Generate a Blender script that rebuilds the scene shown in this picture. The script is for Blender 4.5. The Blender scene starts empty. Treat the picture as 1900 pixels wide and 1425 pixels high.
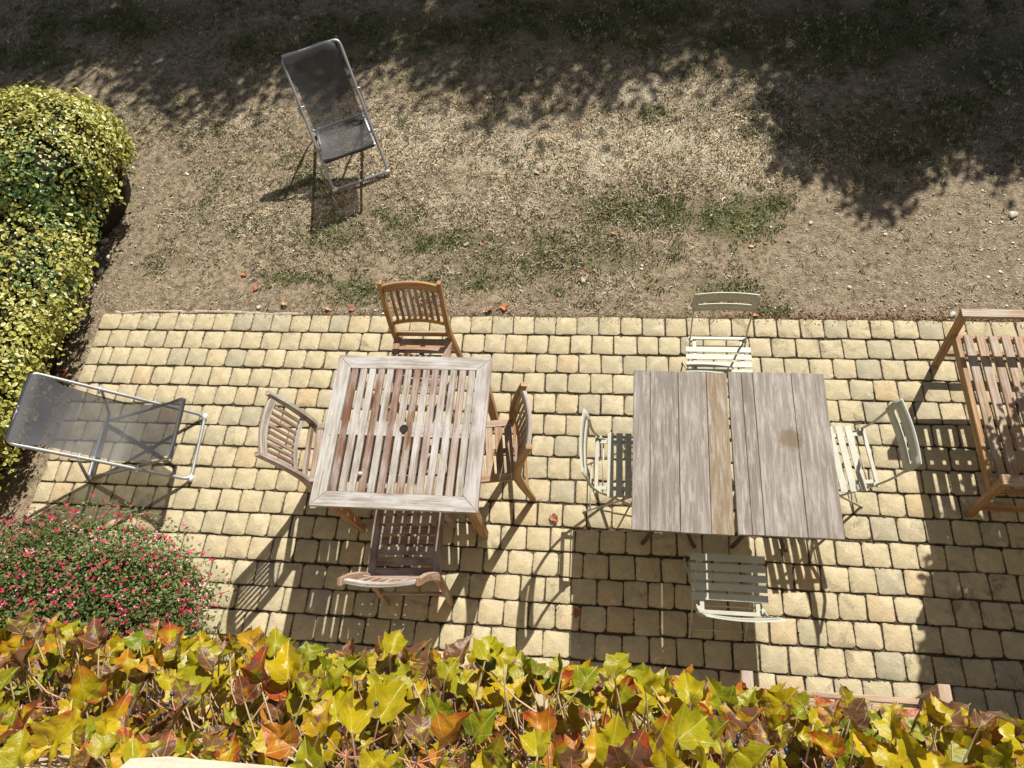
import bpy, bmesh, math, random
import numpy as np
from mathutils import Vector, Matrix, Quaternion

# ------------------------------------------------------------------ camera, sky, sun, exposure
scene = bpy.context.scene
col = scene.collection
PI = math.pi
CAM = np.array([3.7582, -2.6125, 4.2222]); EUL = [math.radians(a) for a in (26.473, 5.653, 4.201)]
FPX = 1300.0                                    # focal length in pixels of the 1900 px wide photograph
cd = bpy.data.cameras.new('camera'); cam = bpy.data.objects.new('camera', cd); col.objects.link(cam)
cam.location = CAM; cam.rotation_euler = EUL
cd.sensor_fit = 'HORIZONTAL'; cd.sensor_width = 36; cd.lens = 36 * FPX / 1900
cd.clip_start = 0.05; cd.clip_end = 500
scene.camera = cam
scene.render.resolution_x = 1024; scene.render.resolution_y = 768

LX, LY = 0.43, 1.017                            # a point at height z throws its shadow to (x - LX z, y - LY z)
SUN = Vector((LX, LY, 1)).normalized()
w = bpy.data.worlds.new('World'); scene.world = w; w.use_nodes = True
nt = w.node_tree; bg = nt.nodes['Background']
sky = nt.nodes.new('ShaderNodeTexSky'); sky.sky_type = 'NISHITA'; sky.sun_disc = False
sky.sun_elevation = math.asin(SUN.z); sky.sun_rotation = math.atan2(SUN.x, SUN.y)
sky.air_density = 1.0; sky.dust_density = 1.2; sky.ozone_density = 1.0
nt.links.new(sky.outputs[0], bg.inputs[0]); bg.inputs[1].default_value = 0.05
sd = bpy.data.lights.new('sun', 'SUN'); sd.energy = 5.0; sd.angle = math.radians(0.53); sd.color = (1.0, 0.955, 0.88)
so = bpy.data.objects.new('sun', sd); col.objects.link(so); so.location = (10, 20, 20)
so.rotation_euler = (-SUN).to_track_quat('-Z', 'Y').to_euler()
scene.view_settings.view_transform = 'Standard'; scene.view_settings.look = 'None'
scene.view_settings.exposure = 0.68; scene.view_settings.gamma = 1.0
scene.view_settings.use_curve_mapping = False

# ------------------------------------------------------------------ pixel -> place
RM = np.array(Matrix(__import__('mathutils').Euler(EUL, 'XYZ').to_matrix()))
def G(px, py, z=0.0):
    d = RM @ np.array([(px - 950) / FPX, -(py - 712.5) / FPX, -1.0])
    t = (z - CAM[2]) / d[2]
    return CAM + d * t

rng = np.random.default_rng(7); random.seed(7)

# ------------------------------------------------------------------ mesh builder
class MB:
    def __init__(s): s.v = []; s.f = []; s.uv = []; s.sm = []
    def face(s, idx, uv, smooth=False): s.f.append(idx); s.uv.extend(uv); s.sm.append(smooth)
    def sweep(s, path, prof, up=(0, 0, 1), caps=True, smooth=False, closed=False, scale=None, u0=None):
        """prof: closed 2-D outline (side, up); path: 3-D points"""
        P = [Vector(p) for p in path]; n = len(P); m = len(prof); b = len(s.v); up = Vector(up)
        u = random.random() * 20 if u0 is None else u0
        per = [0]
        for j in range(m):
            a, c = prof[j], prof[(j + 1) % m]; per.append(per[-1] + math.hypot(a[0] - c[0], a[1] - c[1]))
        us = []
        for i in range(n):
            if closed: t = P[(i + 1) % n] - P[i - 1]
            else: t = P[min(i + 1, n - 1)] - P[max(i - 1, 0)]
            t.normalize(); sd_ = t.cross(up)
            if sd_.length < 1e-4: sd_ = t.cross(Vector((0, 1, 0)))
            sd_.normalize(); uu = sd_.cross(t)
            k = 1 if scale is None else scale[i]
            for a, c in prof: s.v.append(P[i] + sd_ * a * k + uu * c * k)
            us.append(u); u += (P[min(i + 1, n - 1)] - P[i]).length
        v0 = random.random() * 5
        for i in range(n if closed else n - 1):
            i2 = (i + 1) % n
            for j in range(m):
                j2 = (j + 1) % m
                s.face((b + i * m + j, b + i * m + j2, b + i2 * m + j2, b + i2 * m + j),
                       [(us[i], v0 + per[j]), (us[i], v0 + per[j + 1]), (us[i2], v0 + per[j + 1]), (us[i2], v0 + per[j])], smooth)
        if caps and not closed:
            s.face(tuple(b + j for j in range(m))[::-1], [(us[0], v0 + q[1]) for q in prof][::-1])
            e = b + (n - 1) * m
            s.face(tuple(e + j for j in range(m)), [(us[-1], v0 + q[1]) for q in prof])
        return s
    def beam(s, p0, p1, wd, ht, up=(0, 0, 1), c=0.003, scale=None):
        return s.sweep([p0, p1], rect(wd, ht, c), up, scale=scale)
    def bar(s, path, wd, ht, up=(0, 0, 1), c=0.003, **k): return s.sweep(path, rect(wd, ht, c), up, **k)
    def tube(s, path, r, n=8, up=(0, 0, 1), **k):
        return s.sweep(path, [(r * math.cos(2 * PI * j / n), r * math.sin(2 * PI * j / n)) for j in range(n)], up, smooth=True, **k)
    def prism(s, pts, z0, z1, c=0.0):
        """horizontal outline pts (x, y), from z0 to z1, optional top chamfer; grain along y"""
        n = len(pts); b = len(s.v)
        cx = sum(p[0] for p in pts) / n; cy = sum(p[1] for p in pts) / n
        rings = [(0, z0), (0, z1 - c), (c, z1)] if c else [(0, z0), (0, z1)]
        for off, z in rings:
            for x, y in pts:
                d = math.hypot(x - cx, y - cy) or 1; k = (d - off * 1.3) / d
                s.v.append(Vector((cx + (x - cx) * k, cy + (y - cy) * k, z)))
        for r in range(len(rings) - 1):
            for j in range(n):
                j2 = (j + 1) % n; ids = (b + r * n + j, b + r * n + j2, b + (r + 1) * n + j2, b + (r + 1) * n + j)
                s.face(ids, [(s.v[i].y, s.v[i].x + s.v[i].z) for i in ids])
        t = b + (len(rings) - 1) * n
        s.face(tuple(range(t, t + n)), [(s.v[i].y, s.v[i].x) for i in range(t, t + n)])
        s.face(tuple(range(b, b + n))[::-1], [(s.v[i].y, s.v[i].x) for i in range(b, b + n)][::-1])
        return s
    def sphere(s, c, r, n=8, m=5, sq=(1, 1, 1)):
        b = len(s.v); c = Vector(c)
        for i in range(m + 1):
            a = PI * i / m
            for j in range(n):
                t = 2 * PI * j / n
                s.v.append(c + Vector((r * sq[0] * math.sin(a) * math.cos(t), r * sq[1] * math.sin(a) * math.sin(t), r * sq[2] * math.cos(a))))
        for i in range(m):
            for j in range(n):
                j2 = (j + 1) % n; ids = (b + i * n + j, b + (i + 1) * n + j, b + (i + 1) * n + j2, b + i * n + j2)
                s.face(ids, [(j / n, i / m)] * 4, True)
        return s
    def mesh(s, name):
        me = bpy.data.meshes.new(name); me.from_pydata([tuple(v) for v in s.v], [], s.f)
        uv = me.uv_layers.new(name='UVMap'); uv.data.foreach_set('uv', np.array(s.uv, dtype=np.float32).ravel())
        me.polygons.foreach_set('use_smooth', np.array(s.sm, dtype=bool)); me.update()
        return me
    def build(s, name, mat, parent=None, color=None):
        me = s.mesh(name); me.materials.append(mat)
        return link(name, me, parent, color)
def rect(wd, ht, c=0.003):
    a, b = wd / 2, ht / 2; c = min(c, a * .45, b * .45)
    return [(-a + c, -b), (a - c, -b), (a, -b + c), (a, b - c), (a - c, b), (-a + c, b), (-a, b - c), (-a, -b + c)]
def link(name, data, parent=None, color=None):
    o = bpy.data.objects.new(name, data); col.objects.link(o); o.parent = parent
    if color: o.color = (*color, 1) if len(color) == 3 else color
    return o
def thing(name, label, cat, loc=(0, 0, 0), rz=0, group=None):
    o = bpy.data.objects.new(name, None); col.objects.link(o); o.location = loc; o.rotation_euler = (0, 0, rz)
    o.empty_display_size = .1
    return tag(o, label, cat, group)
def tag(o, label=None, cat=None, group=None, kind=None):
    if label: o['label'] = label
    if cat: o['category'] = cat
    if group: o['group'] = group
    if kind: o['kind'] = kind
    return o
def copy_tree(o, parent=None):
    c = o.copy(); col.objects.link(c); c.parent = parent
    for ch in [x for x in bpy.data.objects if x.parent is o]: copy_tree(ch, c)
    return c
def arrays_mesh(name, V, F, colr=None, uv=None, smooth=False, k=3):
    """V (n,3), F (m,k) -> mesh with optional per-vertex colour 'col' and per-vertex uv"""
    me = bpy.data.meshes.new(name); n, m = len(V), len(F)
    me.vertices.add(n); me.vertices.foreach_set('co', np.asarray(V, np.float32).ravel())
    me.loops.add(m * k); me.loops.foreach_set('vertex_index', np.asarray(F, np.int32).ravel())
    me.polygons.add(m); me.polygons.foreach_set('loop_start', np.arange(0, m * k, k, dtype=np.int32))
    me.polygons.foreach_set('loop_total', np.full(m, k, np.int32))
    if smooth: me.polygons.foreach_set('use_smooth', np.ones(m, bool))
    me.update(calc_edges=True)
    if colr is not None:
        a = me.attributes.new('col', 'FLOAT_COLOR', 'POINT')
        c4 = np.ones((n, 4), np.float32); c4[:, :3] = colr; a.data.foreach_set('color', c4.ravel())
    if uv is not None:
        l = me.uv_layers.new(name='UVMap'); l.data.foreach_set('uv', np.asarray(uv, np.float32)[np.asarray(F).ravel()].ravel())
    me.validate()
    return me
def scatter(tv, tf, M, T):
    """template verts tv (k,3), faces tf; M (n,3,3) matrices, T (n,3) -> V, F"""
    n, k = len(T), len(tv)
    V = np.einsum('nij,kj->nki', M, tv) + T[:, None, :]
    F = (np.asarray(tf)[None] + (np.arange(n) * k)[:, None, None]).reshape(-1, np.asarray(tf).shape[1])
    return V.reshape(-1, 3), F
def rot_mats(nrm, spin, size):
    """matrices whose z axis is nrm (n,3), spun about it, scaled by size (n,) or (n,3)"""
    z = nrm / np.linalg.norm(nrm, axis=1, keepdims=True)
    h = np.where(np.abs(z[:, 2:3]) < .9, np.array([[0, 0, 1.]]), np.array([[1., 0, 0]]))
    x = np.cross(h, z); x /= np.linalg.norm(x, axis=1, keepdims=True); y = np.cross(z, x)
    c, s_ = np.cos(spin)[:, None], np.sin(spin)[:, None]
    x2, y2 = x * c + y * s_, y * c - x * s_
    size = np.asarray(size); size = np.repeat(size[:, None], 3, 1) if size.ndim == 1 else size
    return np.stack([x2 * size[:, 0:1], y2 * size[:, 1:2], z * size[:, 2:3]], axis=2)

# ------------------------------------------------------------------ materials
def new_mat(name):
    m = bpy.data.materials.new(name); m.use_nodes = True; t = m.node_tree
    return m, t, t.nodes['Principled BSDF']
class N:
    """small node helper"""
    def __init__(s, t): s.t = t
    def n(s, kind, **k):
        o = s.t.nodes.new('ShaderNode' + kind)
        for a, b in k.items(): setattr(o, a, b)
        return o
    def set(s, sock, v):
        if hasattr(v, 'links') or isinstance(v, bpy.types.NodeSocket): s.t.links.new(v, sock)
        else: sock.default_value = v
    def math(s, op, a, b=0.0, c=None, clamp=False):
        o = s.n('Math', operation=op, use_clamp=clamp); s.set(o.inputs[0], a); s.set(o.inputs[1], b)
        if c is not None: s.set(o.inputs[2], c)
        return o.outputs[0]
    def noise(s, vec, scale, detail=4, rough=.55, dist=0.0, out=0):
        o = s.n('TexNoise'); s.set(o.inputs['Vector'], vec)
        for k, v in (('Scale', scale), ('Detail', detail), ('Roughness', rough), ('Distortion', dist)): o.inputs[k].default_value = v
        return o.outputs[out]
    def ramp(s, fac, stops, interp='LINEAR'):
        o = s.n('ValToRGB'); cr = o.color_ramp; cr.interpolation = interp
        while len(cr.elements) < len(stops): cr.elements.new(.5)
        for e, (p, c) in zip(cr.elements, stops): e.position = p; e.color = (*c, 1) if len(c) == 3 else c
        s.set(o.inputs[0], fac); return o.outputs[0]
    def mix(s, fac, a, b, mode='MIX'):
        o = s.n('Mix', data_type='RGBA', blend_type=mode); o.clamp_factor = True
        s.set(o.inputs[0], fac)
        for sock, v in ((o.inputs[6], a), (o.inputs[7], b)): s.set(sock, (*v, 1) if isinstance(v, tuple) and len(v) == 3 else v)
        return o.outputs[2]
    def step(s, v, lo, hi):
        o = s.n('MapRange', interpolation_type='SMOOTHSTEP'); s.set(o.inputs[0], v); s.set(o.inputs[1], lo); s.set(o.inputs[2], hi)
        return o.outputs[0]
    def coords(s, which='Object'): return s.n('TexCoord').outputs[which]
    def scaled(s, vec, sc, loc=None):
        o = s.n('Mapping'); s.set(o.inputs[0], vec); o.inputs['Scale'].default_value = sc
        if loc is not None: s.set(o.inputs['Location'], loc)
        return o.outputs[0]
    def bump(s, h, strength=.3, dist=.01, nrm=None):
        o = s.n('Bump'); o.inputs['Strength'].default_value = strength; o.inputs['Distance'].default_value = dist
        s.set(o.inputs['Height'], h)
        if nrm is not None: s.set(o.inputs['Normal'], nrm)
        return o.outputs[0]
    def obj_offset(s, k=37.0):
        o = s.n('ObjectInfo'); c = s.n('CombineXYZ'); r = s.math('MULTIPLY', o.outputs['Random'], k)
        for i in range(3): s.set(c.inputs[i], r)
        return c.outputs[0], o

def wood_mat(name, weather=0.6, rough=.75):
    """object colour = colour of the wood; greyed and grained along the UV u axis"""
    m, t, p = new_mat(name); q = N(t)
    uv = q.coords('UV'); off, oi = q.obj_offset()
    g1 = q.noise(q.scaled(uv, (3.0, 90, 1), off), 1.0, 5, .6, .4)
    g2 = q.noise(q.scaled(uv, (9.0, 320, 1), off), 1.0, 3, .6)
    big = q.noise(q.scaled(uv, (5, 14, 1), off), 1.0, 4, .6)
    base = oi.outputs['Color']
    dark = q.mix(1.0, base, (0.50, 0.42, 0.36), 'MULTIPLY')
    c = q.mix(q.step(g1, .38, .68), dark, base)
    c = q.mix(q.math('MULTIPLY', q.step(g2, .45, .75), .35), c, dark)
    grey = q.mix(q.step(g2, .3, .7), (0.33, 0.315, 0.295), (0.53, 0.51, 0.485))
    c = q.mix(q.math('MULTIPLY', q.step(big, .35, .72), weather), c, grey)
    spot = q.noise(q.scaled(q.coords('Object'), (60, 60, 60), off), 1.0, 2, .5)
    c = q.mix(q.math('MULTIPLY', q.step(spot, .70, .76), .7), c, (0.07, 0.055, 0.045))
    t.links.new(c, p.inputs['Base Color']); p.inputs['Roughness'].default_value = rough
    p.inputs['Specular IOR Level'].default_value = .3
    h = q.math('ADD', q.math('MULTIPLY', g1, .6), q.math('MULTIPLY', g2, .4))
    t.links.new(q.bump(h, .35, .002), p.inputs['Normal'])
    return m
def paint_mat(name, c, rough=.45, metal=0.0, wear=None):
    m, t, p = new_mat(name); q = N(t); o = q.coords('Object')
    n1 = q.noise(o, 14, 4, .6); n2 = q.noise(o, 160, 2, .5)
    cc = q.mix(q.step(n1, .35, .7), tuple(x * .88 for x in c), c)
    if wear: cc = q.mix(q.step(n2, .66, .72), cc, wear)
    t.links.new(cc, p.inputs['Base Color']); p.inputs['Metallic'].default_value = metal
    t.links.new(q.math('ADD', q.math('MULTIPLY', n1, .2), rough - .1), p.inputs['Roughness'])
    t.links.new(q.bump(n2, .06, .001), p.inputs['Normal'])
    return m
def col_mat(name, rough=.7, trans=.25, spec=.3, noise=None):
    """colour from the vertex attribute, a little light shining through"""
    m, t, p = new_mat(name); q = N(t)
    a = q.n('Attribute', attribute_name='col').outputs['Color']
    if noise: a = q.mix(q.math('MULTIPLY', q.noise(q.coords('Object'), noise, 2, .5), .8), a, q.mix(1.0, a, (.4, .4, .4), 'MULTIPLY'))
    t.links.new(a, p.inputs['Base Color']); p.inputs['Roughness'].default_value = rough; p.inputs['Specular IOR Level'].default_value = spec
    if trans:
        tr = q.n('BsdfTranslucent'); mx = q.n('MixShader'); mx.inputs[0].default_value = trans
        t.links.new(q.mix(1.0, a, (1.25, 1.2, .6), 'MULTIPLY'), tr.inputs[0]); t.links.new(p.outputs[0], mx.inputs[1]); t.links.new(tr.outputs[0], mx.inputs[2])
        t.links.new(mx.outputs[0], t.nodes['Material Output'].inputs[0])
    return m

M_TEAK = wood_mat('weathered teak', .55)
M_TEAKG = wood_mat('silvered teak', .95)
M_TEAKN = wood_mat('oiled teak', .12, .6)
M_BISTRO = paint_mat('sage grey painted steel', (0.43, 0.43, 0.35), .45, 0, None)
M_ALU = paint_mat('grey tubular metal', (0.36, 0.37, 0.385), .40, .5)
M_RUST = paint_mat('rusty cast iron', (0.09, 0.05, 0.035), .85, 0, (0.16, 0.075, 0.04))

def paver_mat(joined=False):
    m, t, p = new_mat('tumbled cream concrete'); q = N(t); off, oi = q.obj_offset(91)
    at = q.n('Attribute', attribute_name='col')          # the joined pavers carry their own random value
    o = q.n('VectorMath', operation='ADD'); q.set(o.inputs[0], q.n('NewGeometry').outputs['Position']); q.set(o.inputs[1], (0, 0, 0)); pos = o.outputs[0]
    r = q.n('SeparateColor'); t.links.new(at.outputs['Color'] if joined else oi.outputs['Color'], r.inputs[0])
    tint = q.ramp(r.outputs[0], [(0, (.39, .345, .235)), (.25, (.45, .385, .245)), (.5, (.49, .41, .25)), (.75, (.51, .435, .275)), (1, (.50, .385, .22))])
    cloud = q.noise(pos, 17, 4, .6)
    c = q.mix(q.step(cloud, .38, .70), q.mix(1.0, tint, (.86, .86, .88), 'MULTIPLY'), tint)
    c = q.mix(q.math('MULTIPLY', q.step(q.noise(pos, 7.5, 3, .6), .56, .72), .55), c, (.60, .50, .34))
    sp = q.noise(pos, 260, 2, .6)
    c = q.mix(q.math('MULTIPLY', q.step(sp, .52, .68), .8), c, (.20, .17, .12))
    c = q.mix(q.math('MULTIPLY', q.step(sp, .30, .22), .7), c, (.70, .62, .47))
    # moss and dirt creeping in from some of the joints, heavier towards the damp right side
    sx = q.n('SeparateXYZ'); t.links.new(pos, sx.inputs[0])
    bias = q.math('MULTIPLY', q.step(sx.outputs[0], 3.5, 6.5), .055)
    dirt = q.math('ADD', q.noise(pos, 4.2, 6, .72, .6), bias)
    c = q.mix(q.math('MULTIPLY', q.math('MULTIPLY', q.step(dirt, .58, .70), q.step(q.noise(pos, 230, 5, .75), .46, .54)), .85), c, (.075, .068, .045))
    uv = q.n('SeparateXYZ'); t.links.new(q.coords('UV'), uv.inputs[0])
    edge = q.math('ADD', uv.outputs[0], q.math('MULTIPLY', q.math('SUBTRACT', q.noise(pos, 55, 4, .65), .5), .75))
    c = q.mix(q.math('MULTIPLY', q.step(edge, .88, 1.06), .7), c, (.13, .11, .07))
    t.links.new(c, p.inputs['Base Color']); p.inputs['Roughness'].default_value = .88; p.inputs['Specular IOR Level'].default_value = .2
    h = q.math('ADD', q.math('MULTIPLY', sp, .5), q.noise(pos, 60, 4, .6))
    t.links.new(q.bump(h, .7, .004), p.inputs['Normal'])
    return m
M_PAVER = paver_mat(); M_PAVERJ = paver_mat(True)
def soil_mat(name, c0, c1, scale=30):
    m, t, p = new_mat(name); q = N(t); pos = q.n('NewGeometry').outputs['Position']
    n = q.noise(pos, scale, 6, .7); n2 = q.noise(pos, scale * 6, 3, .6)
    c = q.mix(q.step(n, .35, .7), c0, c1)
    t.links.new(c, p.inputs['Base Color']); p.inputs['Roughness'].default_value = .95; p.inputs['Specular IOR Level'].default_value = .1
    t.links.new(q.bump(q.math('ADD', n, n2), .8, .008), p.inputs['Normal'])
    return m
M_JOINT = soil_mat('dark mossy joint sand', (.035, .027, .018), (.15, .115, .075), 45)
M_BED = soil_mat('dry bed soil', (.05, .036, .024), (.12, .09, .06), 30)

def lawn_mat():
    m, t, p = new_mat('parched lawn'); q = N(t); pos = q.n('NewGeometry').outputs['Position']
    a = q.n('SeparateColor'); t.links.new(q.n('Attribute', attribute_name='col').outputs['Color'], a.inputs[0])
    green, straw, gravel = a.outputs[0], a.outputs[1], a.outputs[2]
    n1 = q.noise(pos, 3.2, 6, .68); n2 = q.noise(pos, 22, 5, .7); n3 = q.noise(pos, 110, 3, .65)
    soil = q.mix(q.step(q.math('ADD', q.math('MULTIPLY', n2, .6), q.math('MULTIPLY', n3, .4)), .38, .62), (.125, .096, .060), (.35, .278, .188))
    dry = q.mix(q.step(n3, .40, .60), (.16, .125, .080), (.57, .49, .355))
    grn = q.mix(q.step(n3, .42, .60), (.03, .034, .014), (.17, .165, .075))
    c = q.mix(q.step(q.math('ADD', q.math('ADD', straw, q.math('MULTIPLY', q.math('SUBTRACT', n1, .5), 1.1)), q.math('MULTIPLY', q.math('SUBTRACT', n2, .5), 1.6)), .25, .85), soil, dry)
    c = q.mix(q.math('MULTIPLY', q.step(q.math('ADD', q.math('ADD', green, q.math('MULTIPLY', q.math('SUBTRACT', n1, .5), .9)), q.math('MULTIPLY', q.math('SUBTRACT', n2, .5), 1.5)), .22, .70), .85), c, grn)
    c = q.mix(q.math('MULTIPLY', q.step(n1, .60, .72), .4), c, (.11, .08, .052))
    peb = q.n('TexVoronoi'); peb.inputs['Scale'].default_value = 75; t.links.new(pos, peb.inputs['Vector'])
    peb.inputs['Randomness'].default_value = 1
    pm = q.math('MULTIPLY', q.step(peb.outputs['Distance'], .42, .24), q.step(q.math('ADD', gravel, q.math('MULTIPLY', q.math('SUBTRACT', q.noise(pos, 60, 2), .5), 1.6)), .42, .62))
    c = q.mix(q.math('MULTIPLY', pm, .8), c, q.ramp(peb.outputs['Color'], [(0, (.20, .15, .10)), (.5, (.36, .29, .20)), (1, (.68, .61, .49))]))
    t.links.new(c, p.inputs['Base Color']); p.inputs['Roughness'].default_value = .95; p.inputs['Specular IOR Level'].default_value = .1
    h = q.math('ADD', q.math('ADD', q.math('MULTIPLY', n2, 1.0), q.math('MULTIPLY', n3, .5)), q.math('MULTIPLY', pm, .5))
    t.links.new(q.bump(h, 1.0, .018), p.inputs['Normal'])
    return m
M_LAWN = lawn_mat()
def stone_mat(name, c0, c1, scale=18, pit=True):
    m, t, p = new_mat(name); q = N(t); pos = q.n('NewGeometry').outputs['Position']
    n = q.noise(pos, scale, 6, .65); n2 = q.noise(pos, scale * 9, 3, .6)
    c = q.mix(q.step(n, .35, .68), c0, c1)
    if pit: c = q.mix(q.math('MULTIPLY', q.step(n2, .66, .74), .6), c, tuple(x * .35 for x in c0))
    t.links.new(c, p.inputs['Base Color']); p.inputs['Roughness'].default_value = .85; p.inputs['Specular IOR Level'].default_value = .2
    t.links.new(q.bump(q.math('ADD', n, q.math('MULTIPLY', n2, .5)), .5, .006), p.inputs['Normal'])
    return m
M_SILL = stone_mat('cream limestone', (.50, .43, .32), (.64, .57, .45), 14)
M_WALL = stone_mat('cream lime render', (.40, .34, .25), (.52, .45, .34), 3, False)
M_STONE = stone_mat('pale field stone', (.34, .30, .24), (.60, .56, .48), 25)
M_MORTAR = stone_mat('haunching mortar', (.36, .31, .23), (.52, .46, .36), 30)

# ------------------------------------------------------------------ ground and lawn
def vnoise(x, y, s, seed=0):
    """smooth value noise, numpy"""
    r = np.random.default_rng(seed).random((64, 64))
    X, Y = np.asarray(x) * s, np.asarray(y) * s
    xi, yi = np.floor(X).astype(int), np.floor(Y).astype(int); fx, fy = X - xi, Y - yi
    fx = fx * fx * (3 - 2 * fx); fy = fy * fy * (3 - 2 * fy)
    g = lambda a, b: r[a % 64, b % 64]
    return (g(xi, yi) * (1 - fx) + g(xi + 1, yi) * fx) * (1 - fy) + (g(xi, yi + 1) * (1 - fx) + g(xi + 1, yi + 1) * fx) * fy
def fbm(x, y, s, seed=0): return (vnoise(x, y, s, seed) + .5 * vnoise(x, y, s * 2.1, seed + 1) + .25 * vnoise(x, y, s * 4.3, seed + 2)) / 1.75
def blobs(x, y, lst):
    f = np.zeros_like(np.asarray(x, float))
    for px, py, rx, ry, a in lst:
        c = G(px, py); f = np.maximum(f, a * np.exp(-((x - c[0]) / (rx / 245)) ** 2 - ((y - c[1]) / (ry / 235)) ** 2))
    return f
GREEN = [(1365, 400, 70, 55, 1.0), (1160, 390, 150, 50, .75), (1130, 470, 120, 40, .55), (880, 450, 150, 60, .55), (530, 512, 45, 18, .9), (660, 535, 60, 30, .7),
         (620, 420, 90, 50, .5), (380, 235, 60, 30, .5), (1420, 185, 45, 30, .7), (1215, 205, 25, 15, .9), (1210, 70, 160, 50, .65), (930, 40, 120, 50, .7), (1340, 535, 70, 35, .65),
         (460, 80, 80, 40, .6), (190, 60, 90, 30, .5), (1020, 540, 60, 30, .5), (330, 480, 60, 30, .35), (1550, 260, 130, 60, .5), (1440, 375, 25, 25, .8), (1430, 580, 40, 18, .8),
         (1700, 290, 60, 30, .6), (560, 330, 80, 60, .4), (745, 225, 20, 15, .8), (1780, 200, 100, 60, .35), (850, 520, 120, 30, .5), (400, 400, 120, 60, .3), (1255, 320, 16, 14, .7), (250, 40, 260, 70, .75), (700, 60, 260, 90, .7), (1100, 30, 300, 80, .8), (1550, 60, 320, 110, .75), (1650, 250, 170, 90, .6), (1850, 120, 200, 150, .6), (60, 110, 150, 60, .6), (700, 400, 160, 60, .4), (1000, 480, 200, 50, .45)]  # wide blobs along the top also deepen the tree shade through the ground colour
STRAW = [(1100, 270, 380, 110, 1.0), (750, 260, 200, 110, .9), (420, 220, 130, 60, .8), (1380, 300, 120, 80, 1.0), (500, 380, 200, 100, .55), (1250, 170, 250, 60, .8),
         (900, 380, 250, 80, .6)]
GRAVEL = [(1750, 460, 330, 110, 1.0), (1850, 400, 160, 90, 1.0), (1850, 540, 200, 60, 1.0), (1550, 500, 160, 90, .75), (250, 400, 70, 180, .75), (180, 520, 60, 120, .9), (1000, 585, 700, 14, .8),
          (300, 545, 200, 40, .7), (1850, 620, 300, 40, 1.0), (100, 640, 90, 160, .9), (1600, 570, 260, 26, .8)]
def lawn_z(x, y): return -.016 + .03 * (fbm(x, y, .9, 11) - .5) * np.clip(y * 2, 0, 1) + .014 * (fbm(x, y, 6, 12) - .5)
xs = np.arange(-4.5, 10.51, .05); ys = np.arange(-2.9, 9.01, .05)
X, Y = np.meshgrid(xs, ys); Z = lawn_z(X, Y)
Z = np.where((X > .03) & (Y < -.03), -.13, Z)
nx, ny = len(xs), len(ys); I = np.arange(nx * ny).reshape(ny, nx)
F = np.stack([I[:-1, :-1], I[:-1, 1:], I[1:, 1:], I[1:, :-1]], -1).reshape(-1, 4)
V = np.stack([X, Y, Z], -1).reshape(-1, 3)
cx, cy = V[:, 0], V[:, 1]
lawn_c = np.stack([blobs(cx, cy, GREEN), blobs(cx, cy, STRAW), blobs(cx, cy, GRAVEL)], 1)
far = np.clip((cy - 3.9) / 1.5, 0, 1); lawn_c[:, 0] = np.maximum(lawn_c[:, 0], far * .5 * fbm(cx, cy, 1.2, 5) * 1.4); lawn_c[:, 1] = np.maximum(lawn_c[:, 1], far * .6)
me = arrays_mesh('lawn', V, F, lawn_c, smooth=True, k=4); me.materials.append(M_LAWN)
lawn = tag(link('lawn', me), kind='structure')
gb = MB(); gb.prism([(-150, -150), (150, -150), (150, 150), (-150, 150)], -.6, -.15)
ground = tag(gb.build('ground', M_BED), kind='structure')

def tuft_mesh(name, n, K, seed, dens, colour, length, width, lean, spread):
    """n tufts of K bent blades each"""
    r = np.random.default_rng(seed)
    x = r.uniform(-2.6, 8.2, n * 4); y = r.uniform(.02, 5.2, n * 4)
    k = r.random(n * 4) < dens(x, y); x, y = x[k][:n], y[k][:n]; n = len(x)
    tone = colour(r, n, x, y) * r.uniform(.55, 1.22, (n, 1)); big = r.uniform(.55, 1.45, n)
    x = np.repeat(x, K) + r.normal(0, spread, n * K); y = np.maximum(np.repeat(y, K) + r.normal(0, spread, n * K), .012)
    tone = np.repeat(tone, K, 0) * r.uniform(.85, 1.15, (n * K, 1)); big = np.repeat(big, K); n = n * K
    z = lawn_z(x, y) - .004
    a = r.uniform(0, 2 * PI, n); L = length * r.uniform(.6, 1.3, n) * big; W = width * r.uniform(.6, 1.4, n); t = lean * r.uniform(.2, 1.0, n)
    d = np.stack([np.cos(a), np.sin(a), np.zeros(n)], 1); s_ = np.stack([-np.sin(a), np.cos(a), np.zeros(n)], 1)
    B = np.stack([x, y, z], 1); up = np.array([0, 0, 1.])
    mid = B + d * (L * t * .35)[:, None] + up * (L * .6 * (1 - t * .5))[:, None]
    tip = B + d * (L * t)[:, None] + up * (L * (1 - t * .75))[:, None]
    V = np.stack([B - s_ * W[:, None] / 2, B + s_ * W[:, None] / 2, mid - s_ * W[:, None] * .45, mid + s_ * W[:, None] * .45, tip], 1)
    F = np.array([[0, 1, 3], [0, 3, 2], [2, 3, 4]])[None] + (np.arange(n) * 5)[:, None, None]
    return arrays_mesh(name, V.reshape(-1, 3), F.reshape(-1, 3), np.repeat(tone[:, None], 5, 1).reshape(-1, 3))
def shade(r, n, c0, c1): t = r.random((n, 1)); return (np.array(c0) * (1 - t) + np.array(c1) * t) * r.uniform(.75, 1.2, (n, 1))
M_GRASS = col_mat('grass blade', .8, .15, .15)
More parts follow.
